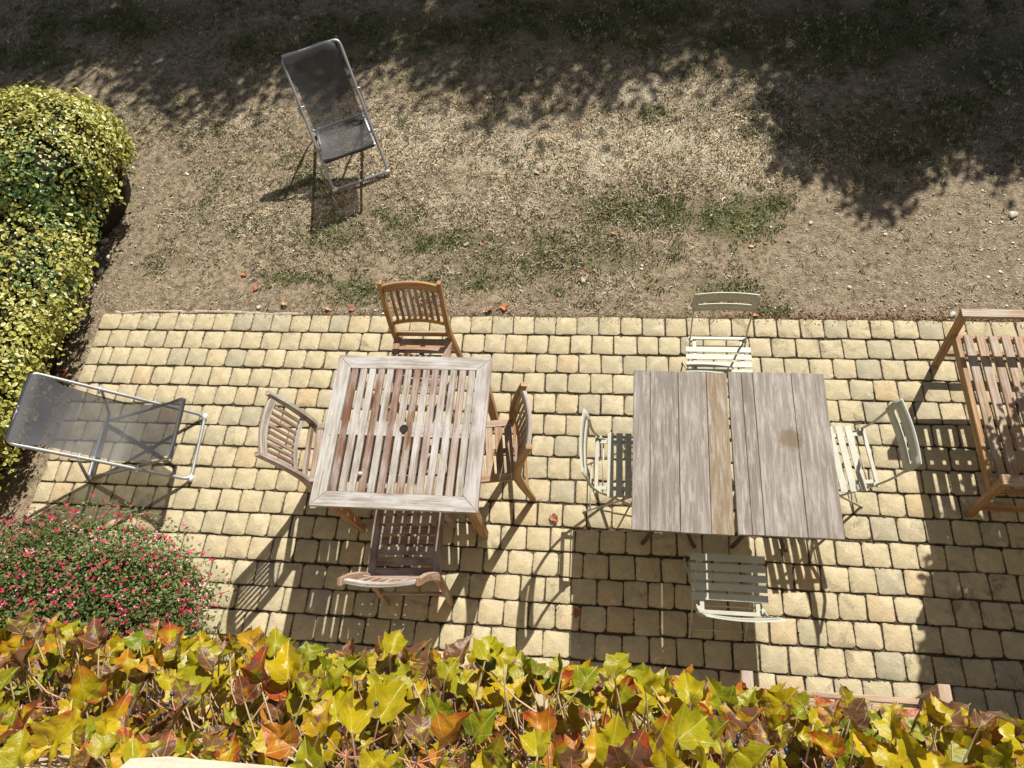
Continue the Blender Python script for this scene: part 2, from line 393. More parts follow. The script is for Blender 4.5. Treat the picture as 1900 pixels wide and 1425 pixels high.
me = tuft_mesh('dry_grass', 24000, 6, 1, lambda x, y: np.clip((np.where(y > 2.2, .12, .34) + .9 * blobs(x, y, STRAW) - .75 * blobs(x, y, GRAVEL)) * np.clip(fbm(x, y, 4.2, 3) * 2.6 - .55, .05, 1.4), .02, 1),  # pale tufts thinned at the back to deepen the tree shade there
               lambda r, n, x, y: shade(r, n, (.38, .30, .20), (.70, .61, .46)) * (.78 + .32 * blobs(x, y, STRAW))[:, None], .034, .0062, 1.1, .011)
me.materials.append(M_GRASS); tag(link('dry_grass', me), 'short straw coloured dry grass blades on the lawn', 'dry grass', kind='stuff')
me = tuft_mesh('green_grass', 23000, 7, 2, lambda x, y: np.clip((.14 + 1.6 * blobs(x, y, GREEN) - .5 * blobs(x, y, GRAVEL)) * np.clip(fbm(x, y, 6, 4) * 3.4 - 1.1, .02, 1.5) * np.clip(fbm(x, y, 1.7, 8) * 2.5 - .5, .25, 1.4), .004, 1),
               lambda r, n, x, y: shade(r, n, (.085, .108, .034), (.23, .245, .095)) * np.where(blobs(x, y, GREEN[:1]) > .4, 1.15, .9)[:, None], .030, .0065, 1.1, .017)
me.materials.append(M_GRASS); tag(link('green_grass', me), 'patches of short green grass and weeds in the lawn', 'grass', kind='stuff')
# loose gravel
ico = [(0, 0, 1)] + [(.89 * math.cos(a * 2 * PI / 5), .89 * math.sin(a * 2 * PI / 5), .45) for a in range(5)] + [(.89 * math.cos((a + .5) * 2 * PI / 5), .89 * math.sin((a + .5) * 2 * PI / 5), -.45) for a in range(5)] + [(0, 0, -1)]
icof = [(0, 1 + a, 1 + (a + 1) % 5) for a in range(5)] + [(1 + a, 6 + a, 1 + (a + 1) % 5) for a in range(5)] + [(6 + a, 6 + (a + 1) % 5, 1 + (a + 1) % 5) for a in range(5)] + [(11, 6 + (a + 1) % 5, 6 + a) for a in range(5)]
ico = np.array(ico)
n = 60000; x = rng.uniform(-2.2, 8, n); y = rng.uniform(-2.0, 4.5, n)
k = ((y > .012) | (x < -.012)) & (rng.random(n) < .05 + .75 * blobs(x, y, GRAVEL) * np.clip(fbm(x, y, 3, 66) * 2, .3, 1)); x, y = x[k], y[k]; n = len(x)
sz = np.clip(rng.lognormal(math.log(.0044), .45, n), .0028, .014)
Mx = rot_mats(rng.normal(0, .25, (n, 3)) + np.array([0, 0, 1.]), rng.uniform(0, 6.3, n), np.stack([sz * rng.uniform(.8, 1.5, n), sz, sz * .6], 1))
V, F = scatter(ico, icof, Mx, np.stack([x, y, lawn_z(x, y) + sz * .2], 1))
pc = shade(rng, n, (.26, .20, .14), (.50, .43, .32)); wh = rng.random(n) < .20; pc[wh] = shade(rng, int(wh.sum()), (.60, .54, .43), (.74, .69, .58))
me = arrays_mesh('gravel', V, F, np.repeat(pc, 12, 0), smooth=True); me.materials.append(col_mat('gravel stone', .85, 0, .2))
tag(link('gravel', me), 'loose pale gravel scattered over the bare soil', 'gravel', kind='stuff')

# ------------------------------------------------------------------ patio of tumbled pavers
PIT, PX_ = .15, .1497
patio = MB(); patio.prism([(0.01, -3.0), (9.6, -3.0), (9.6, -.01), (0.01, -.01)], -.12, -.0095)
patio = tag(patio.build('patio', M_JOINT), kind='structure')
def paver_mesh(wx, wy, seed):
    r = random.Random(seed); out = []
    a, b = wx / 2, wy / 2; k = r.uniform(.010, .022)
    base = [(-a + k, -b), (0, -b), (a - k, -b), (a - k * .3, -b + k * .3), (a, -b + k), (a, b - k), (a - k * .3, b - k * .3), (a - k, b), (-a + k, b), (-a + k * .3, b - k * .3), (-a, b - k), (-a, -b + k), (-a + k * .3, -b + k * .3)]
    for x, y in base: out.append((x + r.uniform(-.0042, .0030) * (1 if x > 0 else -1), y + r.uniform(-.0042, .0030) * (1 if y > 0 else -1)))
    n = len(out); v = []; uv = []
    for off, z, u in ((0, -.06, 1.15), (0, -.0050, 1.08), (.0016, -.0016, 1.0), (.0050, 0, .92)):
        for x, y in out:
            d = math.hypot(x, y); s_ = (d - off) / d; v.append((x * s_, y * s_, z + (r.uniform(-.0012, .0004) if u < 1.03 else 0))); uv.append((u, 0))
    v.append((0, 0, .0006)); uv.append((0, 0)); f = []
    for q in range(3):
        for j in range(n):
            j2 = (j + 1) % n; f += [(q * n + j, q * n + j2, (q + 1) * n + j2), (q * n + j, (q + 1) * n + j2, (q + 1) * n + j)]
    for j in range(n): f.append((3 * n + j, 3 * n + (j + 1) % n, 4 * n))
    return np.array(v), f, np.array(uv)
GX, GY = .0045, .0070
SIZES = {}
def variants(wx):
    key = round(wx, 3)
    if key not in SIZES:
        SIZES[key] = [paver_mesh(wx - GX, PIT - GY, 100 + i + int(key * 1000) * 7) for i in range(10 if abs(key - .15) < .002 else 1)]
    return SIZES[key]
phase_px = {0: (1070.5, 608), 1: (1057.6, 638), 2: (1033.7, 672), 3: (1052.8, 709), 4: (1072.4, 748), 5: (1050.3, 788), 6: (1071, 828), 8: (1066, 910), 9: (1088.7, 953), 10: (1067.7, 998),
            11: (1082.7, 1046), 12: (1059, 1092), 13: (1077.5, 1145), 14: (1055, 1190), 15: (1028, 1240)}
stones = []
for k in range(19):
    x0 = G(*phase_px[k])[0] if k in phase_px else random.uniform(0, .15)
    ph = x0 % PX_; edges = []
    xj = ph
    while xj < 9.5: edges.append(xj); xj += PX_
    if ph < .045: edges[0] = ph + .05 if k % 2 else ph          # narrow make-up piece near the border
    edges = [0.0] + [e + random.gauss(0, .0028) for e in edges if e > .028]
    if edges[1] < .06 and len(edges) > 3: edges = [0.0, edges[2] - PX_ * .55, *edges[2:]] if k % 3 else [0.0] + edges[2:]
    for a, b in zip(edges[:-1], edges[1:]):
        xm = (a + b) / 2; stones.append((xm, -(k + .5) * PIT + random.gauss(0, .0012) + .016 * (float(fbm(xm, -k * .15, .55, 90)) - .5) + .006 * (float(vnoise(xm, k * 3.3, 1.9, 91)) - .5), b - a))
def shows(s_):                                   # how large a paver shows in the photograph
    p = np.array([s_[0], s_[1], 0]); c = (p - CAM) @ RM
    px, py = 950 + FPX * c[0] / -c[2], 712.5 - FPX * c[1] / -c[2]
    if px < -10 or px > 1910 or py > 1270 or py < 0: return 0
    if 575 < px < 905 and 665 < py < 945 or 1180 < px < 1565 and 690 < py < 990: return 0
    if px < 390 and py > 985: return 0
    return 1 / c[2] ** 2
order = sorted(stones, key=shows, reverse=True)
mesh_cache = {}; jv, jf, jc, juv = [], [], [], []; off = 0
for i, (x, y, wx) in enumerate(order):
    wk = .1497 if abs(wx - .1497) < .02 else round(wx, 3); kx = wx / wk
    var = variants(wk); j = random.randrange(len(var)); tv, tf, tuv = var[j]
    rz = random.gauss(0, .016) + (PI * random.randrange(2)); tx, ty = random.gauss(0, .006), random.gauss(0, .006); dz = random.uniform(-.0022, .0016)
    rv = min(1, max(0, random.gauss(.52, .25)))
    if i < 300:
        if (wk, j) not in mesh_cache:
            me = arrays_mesh('paver', tv, tf, None, tuv); me.materials.append(M_PAVER); mesh_cache[wk, j] = me
        o = link('paver', mesh_cache[wk, j], patio, (rv, 0, 0)); o.location = (x, y, dz); o.rotation_euler = (tx, ty, rz); o.scale = (kx, 1, 1)
    else:
        R3 = np.array(Matrix.Rotation(rz, 3, 'Z')) @ np.array(Matrix.Rotation(tx, 3, 'X'))
        jv.append((tv * np.array([kx, 1, 1])) @ R3.T + np.array([x, y, dz])); jf.append(np.array(tf) + off); jc.append(np.full((len(tv), 3), rv)); juv.append(tuv); off += len(tv)
me = arrays_mesh('pavers', np.concatenate(jv), np.concatenate(jf), np.concatenate(jc), np.concatenate(juv)); me.materials.append(M_PAVERJ)
tag(link('pavers', me, patio), 'cream tumbled pavers of the rest of the patio', kind='stuff')
n = 5200; row = rng.integers(0, 17, n); jx = rng.uniform(.02, 7, n); jy = -row * PIT + rng.normal(0, .0028, n)
vert = rng.random(n) < .42; pick = [stones[i] for i in rng.integers(0, len(stones), int(vert.sum()))]
jx[vert] = [p_[0] + p_[2] / 2 for p_ in pick] + rng.normal(0, .0022, int(vert.sum())); jy[vert] = [p_[1] for p_ in pick] + rng.uniform(-.07, .07, int(vert.sum()))
jy += np.where(vert, 0, .016 * (fbm(jx, jy, .55, 90) - .5))
ok = rng.random(n) < np.clip(.15 + .16 * (jx - 2.5), .18, 1) * np.clip(fbm(jx, jy, 2.2, 93) * 2.6 - .6, .05, 1.2); jx, jy = jx[ok], jy[ok]; n = len(jx)
sz = rng.uniform(.0028, .0075, n)
V, F = scatter(ico, icof, rot_mats(rng.normal(0, .3, (n, 3)) + np.array([0, 0, 1.]), rng.uniform(0, 6.3, n), np.stack([sz * rng.uniform(.9, 1.7, n), sz, sz * .5], 1)), np.stack([jx, jy, np.full(n, -.002)], 1))
jc_ = shade(rng, n, (.022, .018, .012), (.075, .058, .036)); gm = rng.random(n) < .2; jc_[gm] = shade(rng, int(gm.sum()), (.03, .04, .012), (.07, .085, .03))
me = arrays_mesh('joint_soil', V, F, np.repeat(jc_, 12, 0)); me.materials.append(col_mat('soil crumb', .95, 0, .1)); tag(link('joint_soil', me, patio), 'dark soil and moss crumbs in the joints', kind='stuff')
# mortar haunching showing along the lawn edge
hb = MB(); pts = []
for i in range(64):
    x = .08 + i * .024; pts.append((x, .002 + .022 * float(vnoise(x, 0., 6, 77)), -.024 + .013 * float(vnoise(x, 3., 9, 78))))
hb.sweep(pts, [(-.016, -.02), (.014, -.02), (.010, .006), (-.004, .011), (-.014, .004)], scale=[random.uniform(.5, 1.05) for _ in pts])
hb.build('edging', M_MORTAR, patio)
bed = MB(); bed.prism([(-.9, -2.72), (1.25, -2.72), (1.15, -2.35), (.5, -2.2), (-.05, -2.15), (-.9, -1.9)], -.1, .012)
tag(bed.build('planting_bed', M_BED), kind='structure')

# ------------------------------------------------------------------ house wall with its window
WY = -2.73
house = thing('house', 'cream rendered house wall with the window sill below the viewpoint', 'house', (3.76, WY - .2, 0))
hx = lambda x: x - 3.76
wb = MB()
for x0, x1, z0, z1 in ((-4, 3.26, 0, 6.2), (4.36, 11, 0, 6.2), (3.26, 4.36, 0, 3.22), (3.26, 4.36, 4.95, 6.2)):
    b = len(wb.v); wb.prism([(hx(x0), -.2), (hx(x1), -.2), (hx(x1), .2), (hx(x0), .2)], z0, z1)
wb.build('wall', M_WALL, house)
sb = MB(); yf = -2.682 - (WY - .2)
sb.prism([(hx(3.185), .205), (hx(4.43), .205), (hx(4.43), yf - .006), (hx(4.424), yf), (hx(3.197), yf), (hx(3.185), yf - .012)], 3.205, 3.30, .006)
sb.prism([(hx(3.265), -.19), (hx(4.355), -.19), (hx(4.355), .204), (hx(3.265), .204)], 3.224, 3.292)
sb.build('sill', M_SILL, house)
fb = MB()
for a, b_ in (((hx(3.29), -.12, 3.295), (hx(3.29), -.12, 4.94)), ((hx(4.33), -.12, 3.295), (hx(4.33), -.12, 4.94)), ((hx(3.32), -.12, 4.91), (hx(4.30), -.12, 4.91))): fb.beam(a, b_, .055, .06, (0, 1, 0))
fb.build('window_frame', paint_mat('white window paint', (.75, .74, .71)), house)

# ------------------------------------------------------------------ slatted teak table and its chairs
HONEY, GREY, BROWN, RED, TAN = (.45, .265, .105), (.41, .375, .335), (.25, .128, .072), (.34, .17, .09), (.48, .285, .135)
def jit(c, a=.12): k = random.uniform(1 - a, 1 + a); return tuple(min(.9, x * k * random.uniform(.97, 1.03)) for x in c)
tb = thing('slatted_table', 'square weathered teak table with slatted top and parasol hole', 'table', (2.709, -1.188, 0))
H = .74; a = .453; fw = .082
for k in range(4):                                   # four mitred frame boards
    q = [(-a, -a), (a, -a), (a - fw, -a + fw), (-a + fw, -a + fw)]
    m = MB(); m.prism([(x * .9985, y * .9985) for x, y in q], H - .028, H, .003)
    m.uv = [(v_, u_) if True else 0 for u_, v_ in m.uv]
    o = m.build('frame_board', M_TEAKG, tb, jit((.43, .41, .385), .05)); o.rotation_euler = (0, 0, k * PI / 2)
inner = a - fw
cols = [BROWN, GREY, GREY, BROWN, GREY, (.25, .15, .10), GREY, BROWN, GREY, (.40, .33, .28), GREY, GREY, (.42, .35, .30), GREY]
for i in range(14):
    x = -inner + .0275 + i * (2 * inner - .055) / 13
    m = MB(); m.beam((x, -inner + .002, H - .0125), (x, inner - .002, H - .0125 + .0015 * random.random()), .0385, .02, c=.003)
    if i == 6:                                       # slat with half of the parasol hole beside it
        pass
    m.build('slat', M_TEAKG if cols[i] == GREY else M_TEAK, tb, jit(cols[i]))
m = MB(); cp = [(x, y) for x, y in ((-inner, -.042), (inner, -.042), (inner, .042), (-inner, .042))]
m.prism(cp, H - .036, H - .0075); m.uv = [(v_, u_) for u_, v_ in m.uv]; cb = m.build('centre_board', M_TEAKG, tb, jit(GREY, .04))
hole = MB(); ring = [(.021 * math.cos(t * PI / 8), .021 * math.sin(t * PI / 8)) for t in range(16)]
hole.sweep([(*p, H - .003) for p in ring], [(-.003, -.012), (.003, -.012), (.003, .004), (-.003, .004)], closed=True)
hole.prism([(x * .93, y * .93) for x, y in ring], H - .0020, H - .0006)  # no opening is cut; a near-black disc paints the dark inside the hole
hole.build('painted_parasol_hole', paint_mat('painted hole dark', (.015, .011, .008), .9), cb)
for k in range(4):
    c_, s_ = [(1, 0), (0, 1), (-1, 0), (0, -1)][k]
    m = MB(); m.beam((-.36, -.395, H - .068), (.36, -.395, H - .068), .022, .072)
    o = m.build('apron', M_TEAKN, tb, jit(TAN)); o.rotation_euler = (0, 0, k * PI / 2)
    m = MB(); m.beam((.385, -.385, 0), (.385, -.385, H - .030), .062, .062, (0, 1, 0), .005, scale=[.74, 1])
    o = m.build('leg', M_TEAKN, tb, jit(TAN)); o.rotation_euler = (0, 0, k * PI / 2)
nut = MB(); nut.sphere((0, 0, .0125), .0125, 10, 7, (1, .92, .95)); p = G(669, 880, H)
o = nut.build('nut', M_SILL, None); o.location = (p[0], p[1], H - .002); tag(o, 'small pale round nut lying on the slatted table', 'nut')
lf = None

def teak_chair(label, loc, rz, pal, mats, w_=.358):
    t = thing('teak_chair', label, 'chair', (*loc, 0), rz, 'teak chairs round the slatted table')
    post, rail, slat, seat = pal; mp, ms = mats; hw = w_ / 2
    bp = [(-.262, 0), (-.238, .14), (-.215, .30), (-.202, .43), (-.205, .50), (-.222, .60), (-.256, .74), (-.305, .885)]
    Y_ = lambda z: float(np.interp(z, [b for _, b in bp], [a_ for a_, _ in bp]))
    for s in (-1, 1):
        m = MB(); m.bar([(s * hw, y, z) for y, z in bp], .043, .028, (1, 0, 0), .004, scale=[.8, .95, 1.05, 1.12, 1.05, 1, .95, .85])
        m.build('back_post', mp, t, jit(post, .06))
    arc = lambda z, d, n=9: [(x, Y_(z) - d * (1 - (x / hw) ** 2), z + .012 * (1 - (x / hw) ** 2)) for x in np.linspace(-hw + .013, hw - .013, n)]
    m = MB(); m.bar(arc(.835, .024), .022, .052, (0, -.35, 1), .004); m.build('top_rail', mp if rail != GREY else M_TEAKG, t, jit(rail, .06))
    m = MB(); m.bar(arc(.565, .022), .020, .030, (0, -.3, 1), .003); m.build('lower_rail', mp, t, jit(post, .06))
    for i in range(8):
        x = -hw + .013 + (i + 1) * (w_ - .026) / 9; k = 1 - (x / hw) ** 2
        m = MB(); m.bar([(x, Y_(.575) - .022 * k, .578 + .012 * k), (x, Y_(.70) - .026 * k, .70), (x, Y_(.82) - .024 * k, .815 + .012 * k)], .019, .010, (0, -1, 0), .002)
        m.build('back_slat', ms, t, jit(slat, .2))
    m = MB(); m.beam((-hw + .013, -.205, .462), (hw - .013, -.205, .462), .018, .042, (0, -.1, 1)); m.build('seat_back_rail', ms, t, jit(rail if rail != GREY else slat, .1))
    sx = hw - .012
    for s in (-1, 1):
        m = MB(); m.beam((s * sx, -.195, .418), (s * sx, .20, .424), .044, .026); m.build('seat_side', ms, t, jit(seat, .1))
        m = MB(); m.bar([(s * (sx + .002), .205, 0), (s * (sx + .002), .165, .405)], .034, .034, (1, 0, 0), .004, scale=[.85, 1]); m.build('front_leg', mp, t, jit(post, .08))
    for i in range(7):
        y = -.165 + i * .0575
        m = MB(); m.beam((-sx + .0225, y, .421 + i * .0008), (sx - .0225, y, .421 + i * .0008), .044, .014); m.build('seat_slat', ms, t, jit(seat, .18))
    m = MB(); m.beam((0, -.19, .404), (0, .19, .408), .03, .016); m.build('seat_spine', ms, t, jit(BROWN))
    for y, z in ((.19, .20), (-.243, .21)):
        m = MB(); m.beam((-sx, y, z), (sx, y, z), .018, .028); m.build('stretcher', mp, t, jit(post))
    return t
teak_chair('honey brown teak chair at the lawn side of the slatted table', (2.650, -.625), PI, (HONEY, HONEY, (.33, .18, .075), (.36, .22, .13)), (M_TEAKN, M_TEAK))
teak_chair('grey weathered teak chair turned in from the left of the slatted table', (2.268, -1.215), math.radians(-86), ((.42, .35, .29), GREY, (.33, .22, .16), (.40, .33, .28)), (M_TEAKG, M_TEAK))
teak_chair('golden teak chair on the right of the slatted table, seen edge on', (3.095, -1.19), math.radians(98), ((.40, .25, .11), GREY, (.36, .21, .10), (.44, .28, .15)), (M_TEAKN, M_TEAK))
teak_chair('dark reddish teak chair in the shade in front of the slatted table', (2.728, -1.735), math.radians(3), ((.40, .255, .15), GREY, (.38, .22, .13), (.25, .17, .135)), (M_TEAK, M_TEAK), .385)

# ------------------------------------------------------------------ two plank tables on iron feet, pushed together
def plank_mat():
    m, t, p = new_mat('bleached oak planks'); q = N(t); off, oi = q.obj_offset(23); uv = q.coords('UV')
    g1 = q.noise(q.scaled(uv, (2.2, 60, 1), off), 1.0, 6, .65, .5); g2 = q.noise(q.scaled(uv, (6, 260, 1), off), 1.0, 4, .6)
    blot = q.noise(q.scaled(uv, (5, 34, 1), off), 1.0, 7, .75, .3)
    base = oi.outputs['Color']
    c = q.mix(q.step(g1, .36, .66), q.mix(1.0, base, (.66, .60, .54), 'MULTIPLY'), base)
    c = q.mix(q.math('MULTIPLY', q.step(g2, .48, .62), .65), c, q.mix(1.0, base, (.50, .44, .38), 'MULTIPLY'))
    c = q.mix(q.math('MULTIPLY', q.step(blot, .46, .66), .45), c, (.46, .435, .405))
    c = q.mix(q.math('MULTIPLY', q.step(blot, .46, .34), .7), c, q.mix(1.0, base, (.62, .55, .50), 'MULTIPLY'))
    # the old pot stain on the right-hand table
    pos = q.n('NewGeometry').outputs['Position']; v = q.n('VectorMath', operation='DISTANCE'); t.links.new(pos, v.inputs[0]); s0 = G(1468, 815, .72); v.inputs[1].default_value = tuple(s0)
    d = q.math('ADD', v.outputs['Value'], q.math('MULTIPLY', q.math('SUBTRACT', q.noise(pos, 40, 4, .7), .5), .09))
    c = q.mix(q.math('MULTIPLY', q.step(d, .080, .030), .85), c, (.135, .088, .048))
    t.links.new(c, p.inputs['Base Color']); p.inputs['Roughness'].default_value = .72; p.inputs['Specular IOR Level'].default_value = .35
    t.links.new(q.bump(q.math('ADD', q.math('MULTIPLY', g1, .5), g2), .3, .0018), p.inputs['Normal'])
    return m
M_PLANK = plank_mat()
def plank_table(label, x0, x1, y0, y1, fr, cols, rz):
    cx_, cy_ = (x0 + x1) / 2, (y0 + y1) / 2; t = thing('plank_table', label, 'table', (cx_, cy_, 0), rz, 'plank tables pushed together'); W, D = x1 - x0, y1 - y0; Z = .72
    e = [0] + list(np.cumsum(fr) / sum(fr))
    for i in range(len(fr)):
        a_, b_ = -W / 2 + e[i] * W + .0012, -W / 2 + e[i + 1] * W - .0012
        m = MB(); m.beam(((a_ + b_) / 2, -D / 2 + random.uniform(0, .003), Z - .0125), ((a_ + b_) / 2, D / 2 - random.uniform(0, .003), Z - .0125 + random.uniform(-.0006, .0006)), b_ - a_, .025, c=.002)
        m.build('plank', M_PLANK, t, cols[i])
    for y in (-D * .30, D * .30):
        m = MB(); m.beam((-W * .42, y, Z - .036), (W * .42, y, Z - .036), .05, .022); m.build('batten', M_TEAK, t, BROWN)
    for s in (-1, 1):                                # an iron column at each end, two scrolled feet each
        y = s * D * .235
        m = MB(); m.tube([(0, y, .15), (0, y, .22), (0, y, .30), (0, y, .60), (0, y, .67), (0, y, Z - .048)], .02, 10, (0, 1, 0), scale=[1.5, 1.1, .9, .8, 1.0, 1.9]); m.build('column', M_RUST, t)
        for q_ in (-1, 1):
            path = [(0, y, .185), (q_ * .035, y + s * .025, .20), (q_ * .08, y + s * .06, .165), (q_ * .115, y + s * .095, .085), (q_ * .137, y + s * .118, .025), (q_ * .155, y + s * .135, .012)]
            m = MB(); m.sweep(path, [(.014 * math.cos(j * PI / 4), .014 * math.sin(j * PI / 4)) for j in range(8)], smooth=True, scale=[1.5, 1.25, 1.05, .9, .95, .85])
            m.build('foot', M_RUST, t)
    m = MB(); m.tube([(0, -D * .235, .22), (0, -D * .1, .27), (0, D * .1, .27), (0, D * .235, .22)], .012, 8); m.build('stretcher', M_RUST, t)
    return t
OK1, OK2, OKH = (.262, .238, .213), (.232, .207, .183), (.265, .205, .135)
plank_table('grey plank table with one honey brown board along its right edge', 3.951, 4.453, -1.689, -.790, (.18, .30, .30, .22), (OK1, OK2, OK1, OKH), math.radians(-.9))
plank_table('grey plank table with a dark round stain on its boards', 4.463, 4.966, -1.686, -.785, (.14, .12, .40, .34), (OK1, OK2, (.28, .256, .23), OK1), math.radians(-.3))

# ------------------------------------------------------------------ folding metal bistro chairs
def bistro_chair(label, loc, rz):
    t = thing('bistro_chair', label, 'chair', (*loc, 0), rz, 'folding metal chairs round the plank tables'); M = M_BISTRO
    for i in range(5):
        y = -.0945 + i * .05
        m = MB(); m.beam((-.19, y, .449), (.19, y, .449), .036, .005, c=.0012); m.build('seat_slat', M, t)
    m = MB(); m.beam((-.172, -.172, .449), (.172, -.172, .449), .021, .010, c=.002); m.build('seat_rear_bar', M, t)
    for s in (-1, 1):
        m = MB(); m.beam((s * .138, -.175, .4415), (s * .138, .125, .4415), .022, .008, c=.001); m.build('seat_rail', M, t)
        m = MB(); m.bar([(s * .163, .19, 0), (s * .163, .02, .235), (s * .163, -.155, .445), (s * .164, -.195, .53), (s * .166, -.210, .60), (s * .168, -.222, .70)], .018, .006, (1, 0, 0), .001)
        fl_ = m.build('front_leg', M, t)
        m = MB(); m.bar([(s * .150, -.240, 0), (s * .150, -.05, .235), (s * .150, .105, .435)], .016, .006, (1, 0, 0), .001); rl_ = m.build('rear_leg', M, t)
        m = MB(); m.sphere((s * .163, .19, .006), .010, 8, 5, (1, 1, .6)); m.build('foot_cap', M_ALU, fl_)
        m = MB(); m.sphere((s * .150, -.240, .006), .010, 8, 5, (1, 1, .6)); m.build('foot_cap', M_ALU, rl_)
        m = MB(); m.beam((s * .168, -.158, .452), (s * .150, -.158, .452), .026, .026, c=.004); m.build('hinge', M, t)
    for pts in (((-.15, -.205, .045), (.15, -.205, .045)), ((-.16, -.135, .42), (.16, -.135, .42))):
        m = MB(); m.tube(pts, .004, 6); m.build('rod', M, t)
    for s in (-1, 1):
        m = MB(); m.beam((-s * .155, .165, .03 + .004 * s), (s * .155, -.02, .29 + .004 * s), .010, .004, c=.0008); m.build('cross_brace', M, t)
    # curved back plate with a slot, tilted back
    bm = MB(); n = 21; rows = [(0, .0), (.050, .0), (.066, .0), (.128, .0)]; th = .0022
    def pt(x, h, o):
        k = 1 - (x / .187) ** 2; y = -.212 - h * .26 - .015 * k + o
        return Vector((x, y, .684 + h + (.003 * k if h > .09 else 0)))
    xs_ = np.linspace(-.187, .187, n)
    for o_, flip in ((th, False), (-th, True)):
        b = len(bm.v)
        for h, _ in rows:
            for x in xs_:
                tap = 1 - .05 * (abs(h - .064) / .064); bm.v.append(pt(x * tap, h, o_))
        for r in range(3):
            for j in range(n - 1):
                if r == 1 and abs((xs_[j] + xs_[j + 1]) / 2) < .142: continue
                ids = (b + r * n + j, b + r * n + j + 1, b + (r + 1) * n + j + 1, b + (r + 1) * n + j)
                bm.face(ids if not flip else ids[::-1], [(0, 0)] * 4, True)
    N0 = 4 * n; key = {}
    for f in [f for f in bm.f if max(f) < N0]:
        for i in range(4): e = (f[i], f[(i + 1) % 4]); key[e] = 1
    for (a_, b_) in [e for e in key if (e[1], e[0]) not in key]: bm.face((b_, a_, a_ + N0, b_ + N0), [(0, 0)] * 4)
    bm.build('back_plate', M, t)
    return t
bistro_chair('sage grey metal folding chair at the lawn side of the plank tables', (4.474, -.592), PI)
bistro_chair('sage grey metal folding chair at the left end of the plank tables', (3.937, -1.248), -PI / 2)
bistro_chair('sage grey metal folding chair set askew at the right end of the plank tables', (5.073, -1.168), math.radians(95.5))
bistro_chair('sage grey metal folding chair in the shade in front of the plank tables', (4.452, -1.848), math.radians(0))

# ------------------------------------------------------------------ wooden armchair benches
def bench(label, front, rz, Wd, tone, name='garden_bench'):
    """local: seat faces +Y, front edge at y = 0, width along x"""
    t = thing(name, label, 'bench', (*front, 0), rz); hw = Wd / 2; mt = M_TEAKN
    for s in (-1, 1):
        m = MB(); m.bar([(s * (hw - .022), -.045, 0), (s * (hw - .022), .055, .605)], .042, .034, (1, 0, 0), .004); m.build('front_leg', mt, t, jit(tone, .06))
        m = MB(); m.bar([(s * (hw - .022), -.66, 0), (s * (hw - .022), -.56, .38), (s * (hw - .022), -.66, .95)], .045, .034, (1, 0, 0), .004); m.build('rear_leg', mt, t, jit(tone, .06))
        m = MB(); m.beam((s * (hw - .022), .075, .617), (s * (hw - .022), -.62, .600), .055, .024, c=.004); m.build('armrest', M_TEAK, t, jit((.50, .36, .24), .05))
        m = MB(); m.beam((s * (hw - .05), -.005, .385), (s * (hw - .05), -.57, .365), .026, .05); m.build('seat_side', mt, t, jit(tone))
        m = MB(); m.beam((s * (hw - .022), -.03, .15), (s * (hw - .022), -.60, .15), .026, .036); m.build('side_stretcher', mt, t, jit(tone))
    m = MB(); m.beam((-hw + .04, .008, .385), (hw - .04, .008, .385), .028, .056); m.build('front_rail', mt, t, jit(tone))
    for k in range(2):
        x = (-1, 1)[k] * Wd * .16; m = MB(); m.beam((x, -.01, .378), (x, -.57, .360), .03, .035); m.build('seat_bearer', mt, t, jit((.55, .42, .27)))
    for i in range(8):
        y = -.045 - i * .070; z = .411 - i * .0022
        m = MB(); m.beam((-hw + .048, y, z), (hw - .048, y, z), .047, .018); m.build('seat_slat', M_TEAK, t, jit((.46, .33, .21), .08))
    for z, h in ((.90, .06), (.50, .045)):
        m = MB(); y = -.60 - (z - .5) * .12; m.beam((-hw + .04, y, z), (hw - .04, y, z), .026, h); m.build('back_rail', mt, t, jit(tone))
    nb = int(Wd / .085)
    for i in range(nb):
        x = -hw + .075 + i * (Wd - .15) / (nb - 1)
        m = MB(); m.beam((x, -.603, .52), (x, -.645, .875), .04, .014, (0, 1, 0)); m.build('back_slat', mt, t, jit(tone))
    return t
bench('golden slatted wooden bench at the right edge, facing the tables', (5.868, -.826), PI / 2, 1.03, (.42, .255, .11))
bench('pale wooden bench against the house, mostly hidden behind the vine', (4.905, -2.375), 0, .90, (.50, .37, .25))

# ------------------------------------------------------------------ deck chairs with mesh slings
def sling_mat():
    m, t, p = new_mat('charcoal mesh fabric'); q = N(t)
    p.inputs['Base Color'].default_value = (.034, .034, .038, 1); p.inputs['Roughness'].default_value = .6;
    tr = q.n('BsdfTransparent'); mx = q.n('MixShader'); n = q.noise(q.coords('Object'), 9, 3, .5)
    uv = q.n('SeparateXYZ'); t.links.new(q.coords('UV'), uv.inputs[0])
    q.set(mx.inputs[0], q.math('MULTIPLY', uv.outputs[0], q.math('ADD', .13, q.math('MULTIPLY', n, .12))))
    t.links.new(p.outputs[0], mx.inputs[1]); t.links.new(tr.outputs[0], mx.inputs[2]); t.links.new(mx.outputs[0], t.nodes['Material Output'].inputs[0])
    return m
M_SLING = sling_mat()
M_PLAST = paint_mat('pale plastic', (.62, .63, .62))
def rounded_u(p0, p1, p2, p3, r, n=5):
    """open path p0-p1-p2-p3 with rounded corners at p1, p2"""
    P = [Vector(x) for x in (p0, p1, p2, p3)]; out = [P[0]]
    for i in (1, 2):
        a_ = (P[i - 1] - P[i]).normalized() * r; b_ = (P[i + 1] - P[i]).normalized() * r
        for j in range(n + 1):
            s = j / n; out.append(P[i] + a_ * (1 - s) ** 2 + b_ * s ** 2)
    out.append(P[3]); return out
